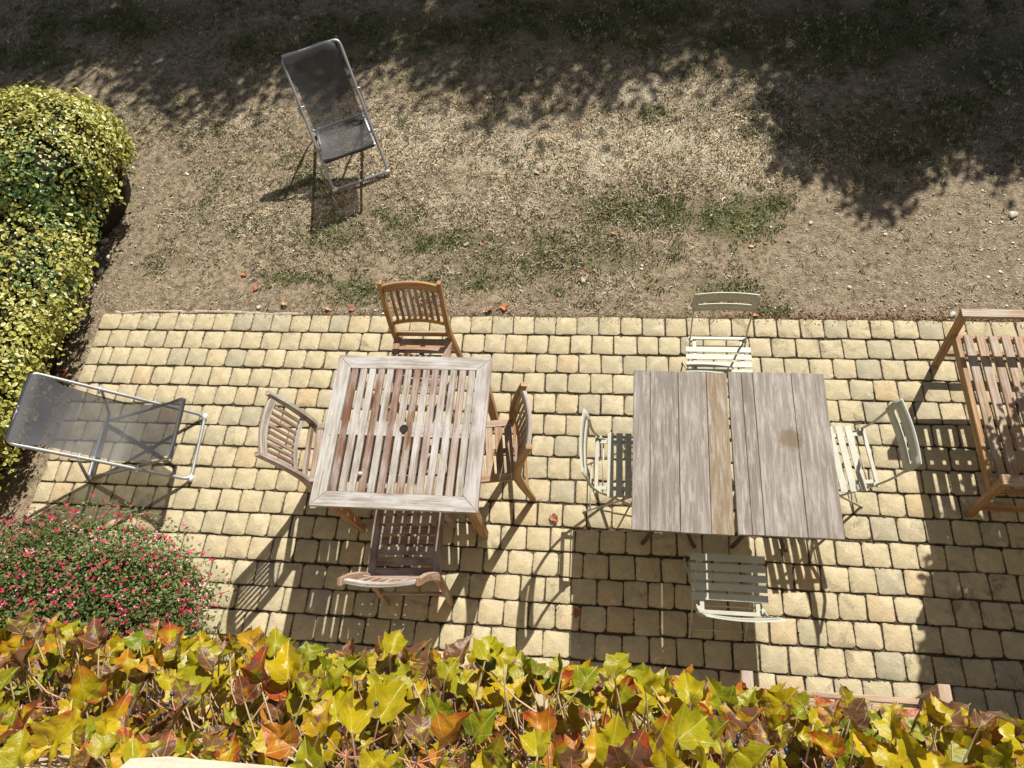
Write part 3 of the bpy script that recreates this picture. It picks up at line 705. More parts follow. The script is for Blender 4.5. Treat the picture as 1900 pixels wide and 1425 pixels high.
def deck_chair(label, foot_mid, fwd, crease):
    """local: +Y is the way the sitter faces, ground bar of the long frame at y = 0"""
    t = thing('deck_chair', label, 'deck chair', (*foot_mid, 0), math.atan2(-fwd[0], fwd[1]), 'folding deck chairs'); hw = .232; TZ, TY, r = .72, -.755, .0115
    A = lambda s: (TY * s, TZ * s)                   # along the long frame
    m = MB(); y1, z1 = A(.5)
    lo = rounded_u((-hw, y1, z1 + r), (-hw, 0, r), (hw, 0, r), (hw, y1, z1 + r), .055); hi = rounded_u((hw, y1, z1 + r), (hw, TY, TZ), (-hw, TY, TZ), (-hw, y1, z1 + r), .05)
    m.tube(lo + hi[1:-1], r, 8, closed=True); lf_ = m.build('long_frame', M_ALU, t)
    h2 = hw - .026; m = MB(); y0, z0 = .03, .345; yr = -.735
    m.tube(rounded_u((h2, y0 - .3, .207), (h2, yr, r), (-h2, yr, r), (-h2, y0 - .3, .207), .05) , r, 8)
    m.tube([(-h2, y0 - .3, .207), (-h2, y0, z0), (h2, y0, z0), (h2, y0 - .3, .207)], r * .95, 8); m.build('seat_frame', M_ALU, t)
    ys, zs = A(.63); h3 = hw + .016; m = MB()
    m.tube(rounded_u((h3, ys, zs + .012), (h3, yr + .045, .040), (-h3, yr + .045, .040), (-h3, ys, zs + .012), .05), r * .85, 8); m.build('prop_frame', M_ALU, t)
    for s in (-1, 1):
        for (y, z) in (A(.63), A(.315)): m = MB(); m.tube([(s * (hw - .03), y, z + .012), (s * (hw + .03), y, z + .012)], .007, 8); m.build('pivot', M_ALU, lf_)
        m = MB(); m.tube([(s * (hw - .03), 0, r), (s * (hw + .012), .0, r)], r * 1.28, 8); m.build('foot_sleeve', M_PLAST, lf_)
    yb, zb = A(.36)
    # sling: over the top bar, down the back, sagging seat, round the front bar
    prof = [(TY - .012, TZ - .05), (TY - .018, TZ - .01), (TY - .006, TZ + .014), (TY + .02, TZ + .006)]
    for i in range(1, 12):
        s = i / 12; y = TY + .02 + s * (.43); z = TZ + .006 + s * (zb - .01 - TZ) - .040 * math.sin(PI * s) ** .8; prof.append((y, z))
    ye, ze = prof[-1]
    for i in range(1, 11):
        s = i / 10; prof.append((ye + s * (y0 - ye), ze + (z0 + .014 - ze) * s - .045 * math.sin(PI * s)))
    prof += [(y0 + .014, z0 + .006), (y0 + .012, z0 - .012), (y0 - .006, z0 - .016)]
    m = MB(); nc = 13; n = len(prof); hs = .203
    for i, (y, z) in enumerate(prof):
        top = i < 4 or i > n - 4
        for j in range(nc):
            x = -1 + 2 * j / (nc - 1); e = abs(x)
            k = hs * (1.09 if i < 6 else 1.0 - .02 * math.sin(PI * i / n))
            dz = (.018 * e ** 3 if not top else 0) + .0025 * math.sin(i * 1.7 + x * 5)
            if crease and x < -.7 and i < 9: dz -= .035 * (abs(x) - .7) / .3 * (1 - i / 9); k *= .97
            m.v.append(Vector((x * k, y, z + dz)))
    for i in range(n - 1):
        for j in range(nc - 1):
            ed = .25 if (i < 3 or i > n - 5) else (.62 if i < 8 else 1.0)
            ids = (i * nc + j, i * nc + j + 1, (i + 1) * nc + j + 1, (i + 1) * nc + j); m.face(ids, [(ed, 0)] * 4, True)
    m.build('sling', M_SLING, t)
    return t
deck_chair('grey deck chair with charcoal mesh sling standing on the lawn', (1.822, 1.264), (.417, -.909), True)
deck_chair('grey deck chair with see through mesh sling on the patio by the hedge', (1.083, -1.070), (.998, .058), False)

# ------------------------------------------------------------------ foliage helpers
def leaf_tmpl(n=8, ln=1.0, wd=.6, fold=.12):
    """small oval leaf, centre vertex first; returns verts, faces, ring weight (0 centre, 1 margin)"""
    v = [(0, .5 * ln, 0)]; 
    for i in range(n):
        a_ = 2 * PI * i / n; x = math.sin(a_) * wd / 2; y = .5 * ln - math.cos(a_) * ln / 2; v.append((x, y, fold * abs(x) * 2 - .12 * (y - .3) ** 2))
    return np.array(v), [(0, 1 + i, 1 + (i + 1) % n) for i in range(n)], np.array([0.] + [1.] * n)
def dome_points(n, c, rx, ry, H, pw=2.5, r=None, jit_in=.10, bottom=.02):
    """points and outward normals on the upper superellipsoid shell"""
    r = r or rng; d = r.normal(size=(n, 3)); d[:, 2] = np.abs(d[:, 2]) * .95 - .12; d /= np.linalg.norm(d, axis=1, keepdims=True)
    e = np.abs(d) ** pw; k = 1 / (e.sum(1)) ** (1 / pw)
    P = d * k[:, None]; nn = np.sign(P) * np.abs(P) ** (pw - 1) / np.array([rx, ry, H * .7]); nn /= np.linalg.norm(nn, axis=1, keepdims=True)
    lump = 1 + .15 * (fbm(P[:, 0] * 2 + P[:, 2] * 1.3 + 20, P[:, 1] * 2 - P[:, 2] + 20, 1.9, 31) - .5) * 2 + np.where(r.random(n) < .035, r.uniform(.02, .10, n), 0)
    s_ = lump * (1 - jit_in * r.random(n) ** 1.5)
    Z0 = H * .42
    W = np.stack([c[0] + P[:, 0] * rx * s_, c[1] + P[:, 1] * ry * s_, Z0 + P[:, 2] * np.where(P[:, 2] > 0, H - Z0, Z0 * 1.6) * s_], 1)
    ok = W[:, 2] > bottom
    return W[ok], nn[ok]
def core_mesh(c, rx, ry, H, pw, k=.86):
    m = MB(); n1, n2 = 28, 12
    for i in range(n2 + 1):
        for j in range(n1):
            a_ = 2 * PI * j / n1; b_ = PI / 2 * (1 - i / n2)  # from top down to the equator
            d = np.array([math.cos(b_) * math.cos(a_), math.cos(b_) * math.sin(a_), math.sin(b_)]); q_ = d / ((np.abs(d) ** pw).sum()) ** (1 / pw)
            m.v.append(Vector((c[0] + q_[0] * rx * k, c[1] + q_[1] * ry * k, H * .42 + q_[2] * H * .58 * k)))
    for j in range(n1): m.v.append(Vector((c[0] + (m.v[n2 * n1 + j].x - c[0]) * .8, c[1] + (m.v[n2 * n1 + j].y - c[1]) * .8, -.02)))
    for i in range(n2 + 1):
        for j in range(n1):
            j2 = (j + 1) % n1; ids = (i * n1 + j, (i + 1) * n1 + j, (i + 1) * n1 + j2, i * n1 + j2); m.face(ids, [(0, 0)] * 4, True)
    return m
M_DARK_CORE = soil_mat('dark foliage core', (.018, .016, .010), (.05, .042, .022), 40)  # filler inside the shrubs; shade deep in the foliage is put into its dark colour
M_BARK = soil_mat('bark', (.06, .045, .032), (.15, .12, .09), 25)

# ------------------------------------------------------------------ variegated evergreen hedge, left
M_VARIEG = col_mat('variegated leaf', .38, .18, .5)
def varieg(name, label, c, rx, ry, H, n, reverted, group, pw=2.6):
    t = thing(name, label, 'shrub', (c[0], c[1], 0), 0, group); c0 = (0, 0)
    P, nn = dome_points(n, c0, rx, ry, H, pw, jit_in=.20)
    gap = fbm(P[:, 0] * 1.3 + P[:, 2] * .8 + 7, P[:, 1] * 1.3 - P[:, 2] * .7 + 7, 6.5, 55); kp = rng.random(len(P)) < np.clip(gap * 4.2 - 1.0, .22, 1); P, nn = P[kp], nn[kp]
    n = len(P); tv, tf, ring = leaf_tmpl(8, 1.0, .62, .16)
    nrm = nn + rng.normal(0, .55, (n, 3)) + np.array([0, .15, .35]); sz = np.clip(rng.lognormal(math.log(.027), .28, n), .013, .048)
    V, F = scatter(tv, tf, rot_mats(nrm, rng.uniform(0, 6.3, n), sz), P)
    rev = np.zeros(n)
    for (x, y, r_, a_) in reverted: rev = np.maximum(rev, a_ * np.exp(-(((P[:, 0] + c[0] - x) ** 2 + (P[:, 1] + c[1] - y) ** 2) / r_ ** 2)))
    isrev = (rng.random(n) < np.clip(rev, .03, 1))[:, None]
    mid = np.where(isrev, shade(rng, n, (.05, .10, .025), (.11, .17, .05)), shade(rng, n, (.10, .16, .025), (.30, .30, .05)))
    edg = np.where(isrev, mid * 1.25, shade(rng, n, (.36, .34, .055), (.56, .52, .16)))
    C_ = mid[:, None] * (1 - ring[None, :, None]) + edg[:, None] * ring[None, :, None]
    me = arrays_mesh('foliage', V, F, C_.reshape(-1, 3)); me.materials.append(M_VARIEG)
    tag(link('foliage', me, t), 'yellow edged green leaves', kind='stuff')
    core_mesh(c0, rx, ry, H, pw, .84).build('dark_core', M_DARK_CORE, t)
    return t
g1 = G(60, 345, .75)
varieg('variegated_shrub', 'rounded yellow and green shrub nearest the tree shadow', (-.64, 1.03), .70, .64, .92, 22000, [(g1[0], g1[1], .34, .95), (-.35, .55, .22, .7)], 'variegated hedge')
varieg('variegated_shrub', 'long yellow and green hedge beside the left patio edge', (-.76, -.52), .80, 1.46, .70, 42000, [(-.1, -.05, .16, .8), (-.2, .55, .25, .8), (-.5, -.1, .2, .4)], 'variegated hedge', 3.6)

# ------------------------------------------------------------------ red flowered sage, bottom left
sg = thing('flowering_shrub', 'airy green shrub dotted with small red and pink flowers', 'shrub', (.68, -2.19, 0))
M_SAGE = col_mat('sage leaf', .6, .3, .3); M_PETAL = col_mat('petal', .6, .35, .2)
P1, n1_ = dome_points(36000, (0, 0), .86, .50, .50, 2.2, jit_in=.45); P2, n2_ = dome_points(6500, (.03, .04), 1.0, .60, .56, 1.8, jit_in=.30)
P = np.concatenate([P1, P2]); nn = np.concatenate([n1_, n2_]); n = len(P)
keep = rng.random(n) < .35 + .9 * fbm(P[:, 0] + 9, P[:, 1] + P[:, 2] + 9, 5, 41); P, nn = P[keep], nn[keep]; n = len(P)
tv, tf, ring = leaf_tmpl(6, 1.0, .5, .1)
V, F = scatter(tv, tf, rot_mats(nn * .5 + rng.normal(0, .6, (n, 3)) + np.array([0, .2, .6]), rng.uniform(0, 6.3, n), rng.uniform(.014, .030, n)), P)
me = arrays_mesh('foliage', V, F, np.repeat(shade(rng, n, (.045, .085, .022), (.20, .24, .075)), 7, 0)); me.materials.append(M_SAGE)
tag(link('foliage', me, sg), kind='stuff')
core_mesh((0, 0), .93, .52, .46, 2.2, .66).build('dark_core', M_DARK_CORE, sg)
Pf, nf = dome_points(1000, (.03, .05), .96, .57, .60, 2.1, jit_in=.08)
qa, qr = rng.uniform(0, 2 * PI, 620), np.sqrt(rng.random(620)) * .95                 # and over the whole top of the bush
Pt = np.stack([.03 + .93 * qr * np.cos(qa), .05 + .54 * qr * np.sin(qa), .24 + .36 * np.sqrt(1 - qr ** 2) + rng.uniform(-.01, .04, 620)], 1)
Pf = np.concatenate([Pf[::2], Pt]); nf = np.concatenate([nf[::2], np.tile([0, .2, 1.], (620, 1))]); n = len(Pf)
fl = [(0, 0, 0)]; ff = []
for k, (a_, l_, wd_) in enumerate(((0, 1.2, .9), (2.1, .9, .7), (-2.1, .9, .7), (1.05, .6, .4))):
    b = len(fl); d = (math.sin(a_), math.cos(a_)); s_ = (d[1], -d[0]); fl += [(d[0] * l_ * .6 + s_[0] * wd_ / 2, d[1] * l_ * .6 + s_[1] * wd_ / 2, .15), (d[0] * l_, d[1] * l_, .05), (d[0] * l_ * .6 - s_[0] * wd_ / 2, d[1] * l_ * .6 - s_[1] * wd_ / 2, .15)]
    ff += [(0, b, b + 1), (0, b + 1, b + 2)]
V, F = scatter(np.array(fl), ff, rot_mats(nf * .4 + rng.normal(0, .35, (n, 3)) + np.array([0, .25, .8]), rng.uniform(0, 6.3, n), rng.uniform(.0085, .0145, n)), Pf)
fc = shade(rng, n, (.42, .012, .045), (.66, .05, .16)); white = rng.random(n) < .18
fcv = np.repeat(fc[:, None], 13, 1); fcv[white, 4:7] = (.75, .45, .52); fcv[white, 1:4] = (.80, .62, .66)
me = arrays_mesh('flowers', V, F, fcv.reshape(-1, 3)); me.materials.append(M_PETAL); tag(link('flowers', me, sg), 'small red and pink flowers', kind='stuff')
st = MB()
for k in range(130):
    i = rng.integers(len(Pf)); e = Vector(Pf[i]); b = Vector((rng.normal(0, .16) - .1, rng.normal(-.1, .10), 0)); mid = b.lerp(e, .55) + Vector((0, 0, .06))
    st.sweep([b, mid, e], [(-.0016, -.0009), (.0016, -.0009), (0, .0018)], caps=False)
tag(st.build('stems', col_mat('sage stem', .8, 0, .1), sg), kind='stuff')
a_ = sg.children[-1].data.attributes.new('col', 'FLOAT_COLOR', 'POINT'); a_.data.foreach_set('color', np.tile(np.array([.13, .11, .05, 1], np.float32), len(st.v)))

# ------------------------------------------------------------------ Virginia creeper on the house wall
def ivy_outline():
    R_ = [(.0, .05), (.08, -.05), (.21, -.08), (.35, -.03), (.46, .08), (.52, .19), (.51, .29), (.59, .42), (.60, .53), (.49, .55), (.38, .57), (.33, .65), (.31, .75), (.22, .84), (.14, .93), (.05, 1.0)]
    return R_ + [(0, 1.08)] + [(-x, y) for x, y in R_[::-1][:-1]]
def ivy_mesh(seed, fold, curl, small=False):
    r = random.Random(seed); o = ivy_outline(); c = (0, .38); v, uv, f = [], [], []
    lob = r.uniform(.70, 1.0)
    def zz(x, y): return fold * abs(x) * (1 - .35 * y) + curl * ((y - .25) ** 2) * -1 - curl * .5 * x * x + .07 * math.sin(8 * x + seed) * math.cos(7 * y + seed * 2) + .035 * math.sin(15 * y + 6 * x + seed)
    n = len(o); v.append((0, c[1], zz(0, c[1]))); uv.append(c)
    for k in (.5, 1.0):
        for x, y in o:
            ser = 1 + (r.uniform(-.04, .04) + (.035 if len(v) % 2 else -.035) if k == 1 else 0)
            X_, Y_ = c[0] + (x * lob - c[0]) * k * ser, c[1] + (y - c[1]) * k * ser
            v.append((X_, Y_, zz(X_, Y_) + (r.uniform(-.02, .03) if k == 1 else 0))); uv.append((X_, Y_))
    for j in range(n):
        j2 = (j + 1) % n; f += [(0, 1 + j, 1 + j2), (1 + j, 1 + n + j, 1 + n + j2), (1 + j, 1 + n + j2, 1 + j2)]
    return np.array(v), f, np.array(uv)
def ivy_mat(joined):
    m, t, p = new_mat('creeper leaf'); q = N(t)
    src = q.n('Attribute', attribute_name='col').outputs['Color'] if joined else q.n('ObjectInfo').outputs['Color']
    sc = q.n('SeparateColor'); t.links.new(src, sc.inputs[0]); rnd, red, brown = sc.outputs
    uv = q.coords('UV'); xy = q.n('SeparateXYZ'); t.links.new(uv, xy.inputs[0]); x, y = xy.outputs[0], xy.outputs[1]
    cmb = q.n('CombineXYZ'); q.set(cmb.inputs[0], x); q.set(cmb.inputs[1], y); q.set(cmb.inputs[2], q.math('MULTIPLY', rnd, 57)); vec = cmb.outputs[0]
    big = q.noise(vec, 2.6, 4, .6); fine = q.noise(vec, 14, 4, .6)
    base = q.ramp(rnd, [(0, (.045, .085, .006)), (.22, (.12, .155, .006)), (.45, (.27, .245, .006)), (.65, (.40, .29, .005)), (.82, (.38, .17, .008)), (1, (.28, .06, .012))])
    c = q.mix(q.math('MULTIPLY', q.step(big, .40, .66), .6), base, q.mix(.5, base, (.45, .30, .015)))
    c = q.mix(q.math('MULTIPLY', q.step(fine, .5, .8), .35), c, (.10, .13, .006))
    rad = q.math('SQRT', q.math('ADD', q.math('MULTIPLY', x, x), q.math('POWER', q.math('SUBTRACT', y, .38), 2.0)))
    redm = q.step(q.math('ADD', q.math('ADD', q.math('MULTIPLY', rad, .9), q.math('MULTIPLY', big, .9)), q.math('MULTIPLY', red, .75)), 1.18, 1.50)
    c = q.mix(redm, c, q.mix(fine, (.36, .085, .010), (.24, .022, .014)))
    bm = q.step(q.math('ADD', q.noise(vec, 3.4, 3, .55, .3), q.math('MULTIPLY', brown, .42)), .74, .86)
    c = q.mix(q.math('MULTIPLY', bm, .9), c, q.mix(fine, (.085, .030, .022), (.17, .075, .055)))
    ang = q.math('ARCTAN2', x, q.math('ADD', y, .02)); r0 = q.math('SQRT', q.math('ADD', q.math('MULTIPLY', x, x), q.math('MULTIPLY', y, y)))
    vd = q.math('MULTIPLY', q.math('PINGPONG', ang, .37), r0)
    vein = q.step(vd, .016, .004); c = q.mix(q.math('MULTIPLY', vein, .55), c, (.42, .40, .12))
    t.links.new(c, p.inputs['Base Color']); p.inputs['Roughness'].default_value = .30; p.inputs['Specular IOR Level'].default_value = .36
    t.links.new(q.bump(q.math('ADD', q.math('MULTIPLY', vein, -.6), fine), .35, .004), p.inputs['Normal'])
    tr = q.n('BsdfTranslucent'); mx = q.n('MixShader'); mx.inputs[0].default_value = .22
    t.links.new(q.mix(1.0, c, (1.3, 1.15, .6), 'MULTIPLY'), tr.inputs[0]); t.links.new(p.outputs[0], mx.inputs[1]); t.links.new(tr.outputs[0], mx.inputs[2]); t.links.new(mx.outputs[0], t.nodes['Material Output'].inputs[0])
    return m
M_IVY, M_IVYJ = ivy_mat(False), ivy_mat(True)
vine = thing('climbing_vine', 'creeper with glossy yellow green and red autumn leaves on the house wall', 'vine', (3.6, WY, 0))
IV = [ivy_mesh(i, random.uniform(.6, 1.5), random.uniform(.0, .9)) for i in range(14)]
IVM = []
for v, f, uv in IV:
    me = arrays_mesh('leaf', v, f, None, uv, smooth=True); me.materials.append(M_IVY); IVM.append(me)
def leaf_frame(axis, nrm):
    y = Vector(axis).normalized(); z = Vector(nrm); z = (z - y * z.dot(y)).normalized(); x = y.cross(z); return Matrix((x, y, z)).transposed()
rv = random.Random(5)
def reach(x):                                        # how far the foliage stands off the wall
    return float(np.interp(x, [1.6, 2.5, 2.9, 3.3, 3.6, 4.0, 4.4, 5.0], [.30, .285, .315, .305, .30, .28, .250, .265]))
pet = MB(); placed = []
def add_leaf(x, d, z, size, up_out, real, rnd, red, brown):
    """x along the wall, d from the wall, blade starts there and points outwards"""
    ax = Vector((rv.gauss(0, .6), 1.0, rv.gauss(-.1, .55))); nm = Vector((rv.gauss(0, .45), up_out + rv.gauss(.15, .45), 1.0))
    Mt = leaf_frame(ax, nm); p = Vector((x - 3.6, d, z)); i = rv.randrange(14)
    if real:
        o = link('leaf', IVM[i], vine, (rnd, red, brown)); o.matrix_local = Matrix.Translation(p) @ (Mt * size).to_4x4()
    else: placed.append((i, np.array(Mt) * size, np.array(p), (rnd, red, brown)))
    b = p; root = Vector((p.x - ax.x * .05 + rv.gauss(0, .03), max(.008, d - rv.uniform(.07, .16)), z - rv.uniform(.05, .14)))
    pet.tube([root, root.lerp(b, .55) + Vector((0, -.008, .02)), b], .0021, 5, caps=False, scale=[1.2, .9, .8])
def leaf_tone(x):
    t = rv.gauss(.50, .20) - (.04 if x < 3.0 else 0); rd = max(0, rv.gauss(.34, .28)); return min(1, max(0, t)), min(1, rd), (rv.uniform(.4, 1) if rv.random() < .38 else rv.uniform(0, .3))
n_real = 0
while n_real < 300:
    x = rv.uniform(2.02, 4.86); z = rv.uniform(2.30, 2.97); rm = reach(x)
    env = rm * (1 - ((z - 2.45) / .62) ** 2 * .75 if z > 2.45 else 1)      # the mass leans back towards the top
    d = env * (1 - .55 * rv.random() ** 1.8) - .075
    if d < .02: continue
    if z > 2.72 and (x < 3.12 or 3.28 < x < 3.62) and d < .13 and rv.random() < .6: continue   # thin spots with bare stalks
    add_leaf(x, d, z, (rv.choice((.040, .048, .054, .060, .068)) + .022 * max(0, (z - 2.62) / .35) * rv.random()) * rv.uniform(.9, 1.1), .55, True, *leaf_tone(x)); n_real += 1
for k in range(1500):
    x = rv.uniform(-.5, 7.5); z = rv.uniform(.25, 2.6); d = rv.uniform(.01, .17) * (1 if z > .8 else .6)
    add_leaf(x, d, z, rv.uniform(.045, .095), .9, False, *leaf_tone(x))
for k in range(800):                                  # the many smaller leaves between the 300 large ones
    x = rv.uniform(2.0, 4.9); z = rv.uniform(2.25, 2.85); d = reach(x) * (1 - .8 * rv.random() ** 1.5) - .07
    if d > .01: add_leaf(x, d, z - .04, rv.uniform(.034, .062), .6, False, *leaf_tone(x))
for k in range(420):                                  # small leaves hugging the wall, also left of the sill
    x = rv.choice((rv.uniform(2.1, 4.7), rv.uniform(2.2, 3.16))); z = rv.uniform(2.5, 3.0) if x > 3.1 else rv.uniform(2.5, 3.35)
    add_leaf(x, rv.uniform(.008, .05), z, rv.uniform(.025, .06), .8, False, *leaf_tone(x))
vs, fs, cs, us = [], [], [], []; off = 0
for i, Mm, p, c3 in placed:
    v, f, uv = IV[i]; vs.append(v @ Mm.T + p); fs.append(np.array(f) + off); cs.append(np.tile(c3, (len(v), 1))); us.append(uv); off += len(v)
me = arrays_mesh('leaves', np.concatenate(vs), np.concatenate(fs), np.concatenate(cs), np.concatenate(us), smooth=True); me.materials.append(M_IVYJ)
tag(link('leaves', me, vine), 'creeper leaves of the lower wall and underlayer', kind='stuff')
M_PET = paint_mat('pale leaf stalk', (.50, .37, .22), .6); M_PETR = paint_mat('pink fruit stalk', (.46, .20, .13), .6); M_STEM = M_BARK
tag(pet.build('leaf_stalks', M_PET, vine), kind='stuff')
sk = MB(); be = MB(); ste = MB()
for k in range(46):                                   # berry clusters between the stalks
    x = rv.choice((rv.uniform(2.35, 3.12), rv.uniform(3.28, 3.66), rv.uniform(2.3, 4.5))); z = rv.uniform(2.62, 2.95); d = rv.uniform(.02, .10)
    b0 = Vector((x - 3.6, .008, z - .09)); c = Vector((x - 3.6, d, z))
    sk.tube([b0, c], .0018, 5, caps=False)
    for j in range(rv.randrange(7, 15)):
        e = c + Vector((rv.gauss(0, .026), rv.gauss(.012, .02), rv.gauss(.012, .022))); sk.tube([c, c.lerp(e, .5) + Vector((0, 0, .004)), e], .0011, 4, caps=False)
        if rv.random() < .7: be.sphere(e, rv.uniform(.0034, .0050), 7, 5)
for k in range(60):
    x = rv.uniform(2.1, 4.7); z = rv.uniform(2.4, 2.85); p = Vector((x - 3.6, .008, z)); pts = [p]
    for j in range(4): p = p + Vector((rv.gauss(0, .05), rv.uniform(-.006, .012), rv.uniform(.02, .08))); p.y = max(.007, p.y); pts.append(p)
    ste.tube(pts, rv.uniform(.0018, .0038), 5, caps=False, scale=[1.2, 1.1, 1, .8, .6])
tag(sk.build('fruit_stalks', M_PETR, vine), kind='stuff'); tag(be.build('berries', paint_mat('dark blue berry', (.022, .026, .05), .35), vine), 'dark blue berries', kind='stuff')
tag(ste.build('stems', M_STEM, vine), kind='stuff')

# ------------------------------------------------------------------ trees beyond the frame: those shading the scene, and some added to block sky light
M_TLEAF = col_mat('tree leaf', .6, .2, .3)
def tree(label, x, y, cz, rx, ry, rz_, n, name='garden_tree', leaf=.075, clumps=60, trunk=.13, cone=False, seed=1, group='trees beyond the lawn'):
    r = np.random.default_rng(seed); t = thing(name, label, 'tree', (x, y, 0), 0, group)
    d = r.normal(size=(clumps, 3)); d /= np.linalg.norm(d, axis=1, keepdims=True); cc = d * (r.random(clumps) ** .4 * .82)[:, None] * np.array([rx, ry, rz_]) + np.array([0, 0, cz])
    which = r.integers(clumps, size=n); P = cc[which] + r.normal(0, 1, (n, 3)) * np.array([rx, ry, rz_]) * .13
    if cone:                                          # dense clipped crown, tapering upwards
        h = r.random(n); rad = (cone[0] + (cone[1] - cone[0]) * h) * np.sqrt(r.random(n)) * (1 + .015 * np.sin(h * 23 + seed)); an = r.uniform(0, 2 * PI, n)
        P = np.stack([rad * np.cos(an), rad * np.sin(an), cz - rz_ + 2 * rz_ * h + r.normal(0, .03, n)], 1)
    tv, tf, ring = leaf_tmpl(5, 1.0, .6, .1)
    V, F = scatter(tv, tf, rot_mats(r.normal(0, .7, (n, 3)) + np.array([0, 0, .6]), r.uniform(0, 6.3, n), leaf * r.uniform(.6, 1.3, n)), P)
    me = arrays_mesh('crown', V, F, np.repeat(shade(r, n, (.04, .065, .02), (.10, .13, .035)), 6, 0)); me.materials.append(M_TLEAF)
    tag(link('crown', me, t), kind='stuff')
    m = MB(); top = cz + rz_ * .4
    m.tube([(0, 0, -.05), (.03, .02, cz * .35), (-.02, .03, cz * .7), (0, 0, top)], trunk, 9, (0, 1, 0), scale=[1.25, 1, .75, .2]); m.build('trunk', M_BARK, t)
    for k in range(7):
        c = cc[k] if not cone else np.array([.5 * cone[1] * math.cos(k), .5 * cone[1] * math.sin(k), cz]); z0 = min(cz * .55 + k * .05 * rz_, c[2] - .1)
        m = MB(); s_ = Vector((0, .02, max(.3, z0))); e = Vector(c); m.tube([s_, s_.lerp(e, .5) + Vector((0, 0, -.08)), e], trunk * .4, 7, scale=[1, .7, .25]); m.build('limb', M_BARK, t)
    return t
for i, (sx, edge, cz, rx, ry, rz_) in enumerate(((-1.9, 1.85, 3.3, 1.8, 1.5, 1.5), (.7, 1.86, 3.2, 1.75, 1.5, 1.5), (3.4, 1.70, 3.4, 1.75, 1.5, 1.6), (6.3, 1.75, 3.6, 2.0, 1.6, 1.6))):
    cy_ = edge + LY * cz + 1.30 * max(ry, rz_)
    tree(('leafy tree shading the top left of the lawn', 'leafy tree shading the lawn behind the deck chair', 'leafy tree shading the top middle of the lawn', 'leafy tree shading the top right of the lawn')[i], sx + LX * cz, cy_, cz, rx, ry, rz_, 17000, leaf=.105, clumps=110, seed=20 + i)
for i, (x_, y_) in enumerate(((-3.5, 12.5), (.5, 13.2), (4.6, 12.8), (8.8, 13.0), (12.5, 10.5))):  # unseen back row, added to hold sky light off the shaded lawn
    tree(('added tall tree blocking sky light at the far left behind the lawn trees', 'added tall tree blocking sky light behind the tree shading the deck chair', 'added tall tree blocking sky light behind the lawn, in the middle', 'added tall tree blocking sky light behind the lawn, towards the right', 'added tall tree blocking sky light at the far right of the garden')[i], x_, y_, 6.2, 2.5, 2.2, 3.4, 9000, leaf=.22, clumps=90, trunk=.2, seed=60 + i)
tree('added bushy tree blocking sky light to the right of the patio', 9.0, -.9, 2.3, 1.2, 1.7, 1.9, 9000, leaf=.12, clumps=70, seed=71, group=None)  # unseen tree, added to cut sky light over the right of the patio
tree('small tree whose shade meets the right edge of the lawn', 6.75 + LX * 2.7, 2.35 + LY * 2.7, 2.7, .85, .85, .8, 10000, 'small_tree', .085, 60, .06, False, 33)
tree('small round tree whose shade reaches down the right of the lawn', 5.92 + LX * 2.5, 2.05 + LY * 2.5, 2.5, .86, .82, .80, 11000, 'small_tree', .085, 60, .06, False, 31)
tree('clipped tapering tree shading the bench and the right patio corner', 6.84, -.58, 2.05, .75, .75, .95, 46000, 'clipped_tree', .050, 20, .05, (.75, .34), 41, None)

# ------------------------------------------------------------------ fallen leaves and loose stones
M_DEAD = ivy_mat(False); M_DEAD.name = 'withered leaf'
def dead_mat():
    m, t, p = new_mat('withered leaf'); q = N(t); oi = q.n('ObjectInfo'); n_ = q.noise(q.coords('UV'), 6, 4, .6)
    t.links.new(q.mix(n_, q.mix(1.0, oi.outputs['Color'], (.5, .45, .4), 'MULTIPLY'), oi.outputs['Color']), p.inputs['Base Color']); p.inputs['Roughness'].default_value = .6; return m
bpy.data.materials.remove(M_DEAD); M_DEAD = dead_mat()
RUST, ORG, TANL = (.30, .085, .035), (.48, .17, .05), (.48, .33, .17)
dead = [(1028, 962, .060, RUST, 'rust red curled leaf on the paving between the two table groups'), (1071, 1137, .050, (.33, .11, .05), 'brown fallen leaf in the shadow of the plank tables'),
        (908, 573, .058, RUST, 'dark red crumpled leaf lying at the lawn edge right of the honey chair'), (936, 568, .062, ORG, 'orange crumpled leaf at the lawn edge right of the honey chair'),
        (652, 573, .040, (.50, .08, .04), 'bright red leaf at the lawn edge left of the honey chair'), (609, 571, .045, TANL, 'tan curled leaf at the lawn edge left of the honey chair'),
        (528, 562, .05, TANL, 'straw brown leaf on the lawn edge further left'), (452, 507, .045, ORG, 'orange leaf on the lawn left of the green tuft'), (474, 534, .045, (.45, .12, .06), 'reddish leaf on the lawn beside the green tuft'),
        (1083, 517, .055, TANL, 'pale tan curled leaf on the lawn between the two table groups'), (1087, 503, .025, (.45, .05, .03), 'tiny red leaf on the lawn above the tan leaf'),
        (1138, 431, .035, ORG, 'small orange leaf on the olive patch of lawn'), (1207, 363, .045, (.50, .30, .14), 'light brown leaf at the top of the olive patch'),
        (895, 450, .04, (.40, .20, .09), 'brown leaf lying in the middle of the lawn'), (1396, 452, .06, TANL, 'pale curled leaf below the greenest grass patch'), (1400, 580, .05, ORG, 'orange leaf behind the lawn side metal chair'),
        (122, 700, .07, ORG, 'orange leaf caught between the hedge and the patio'), (118, 690, .05, RUST, 'dark rust leaf caught between the hedge and the patio'), (998, 318, .045, TANL, 'yellowish leaf standing in the dry grass')]
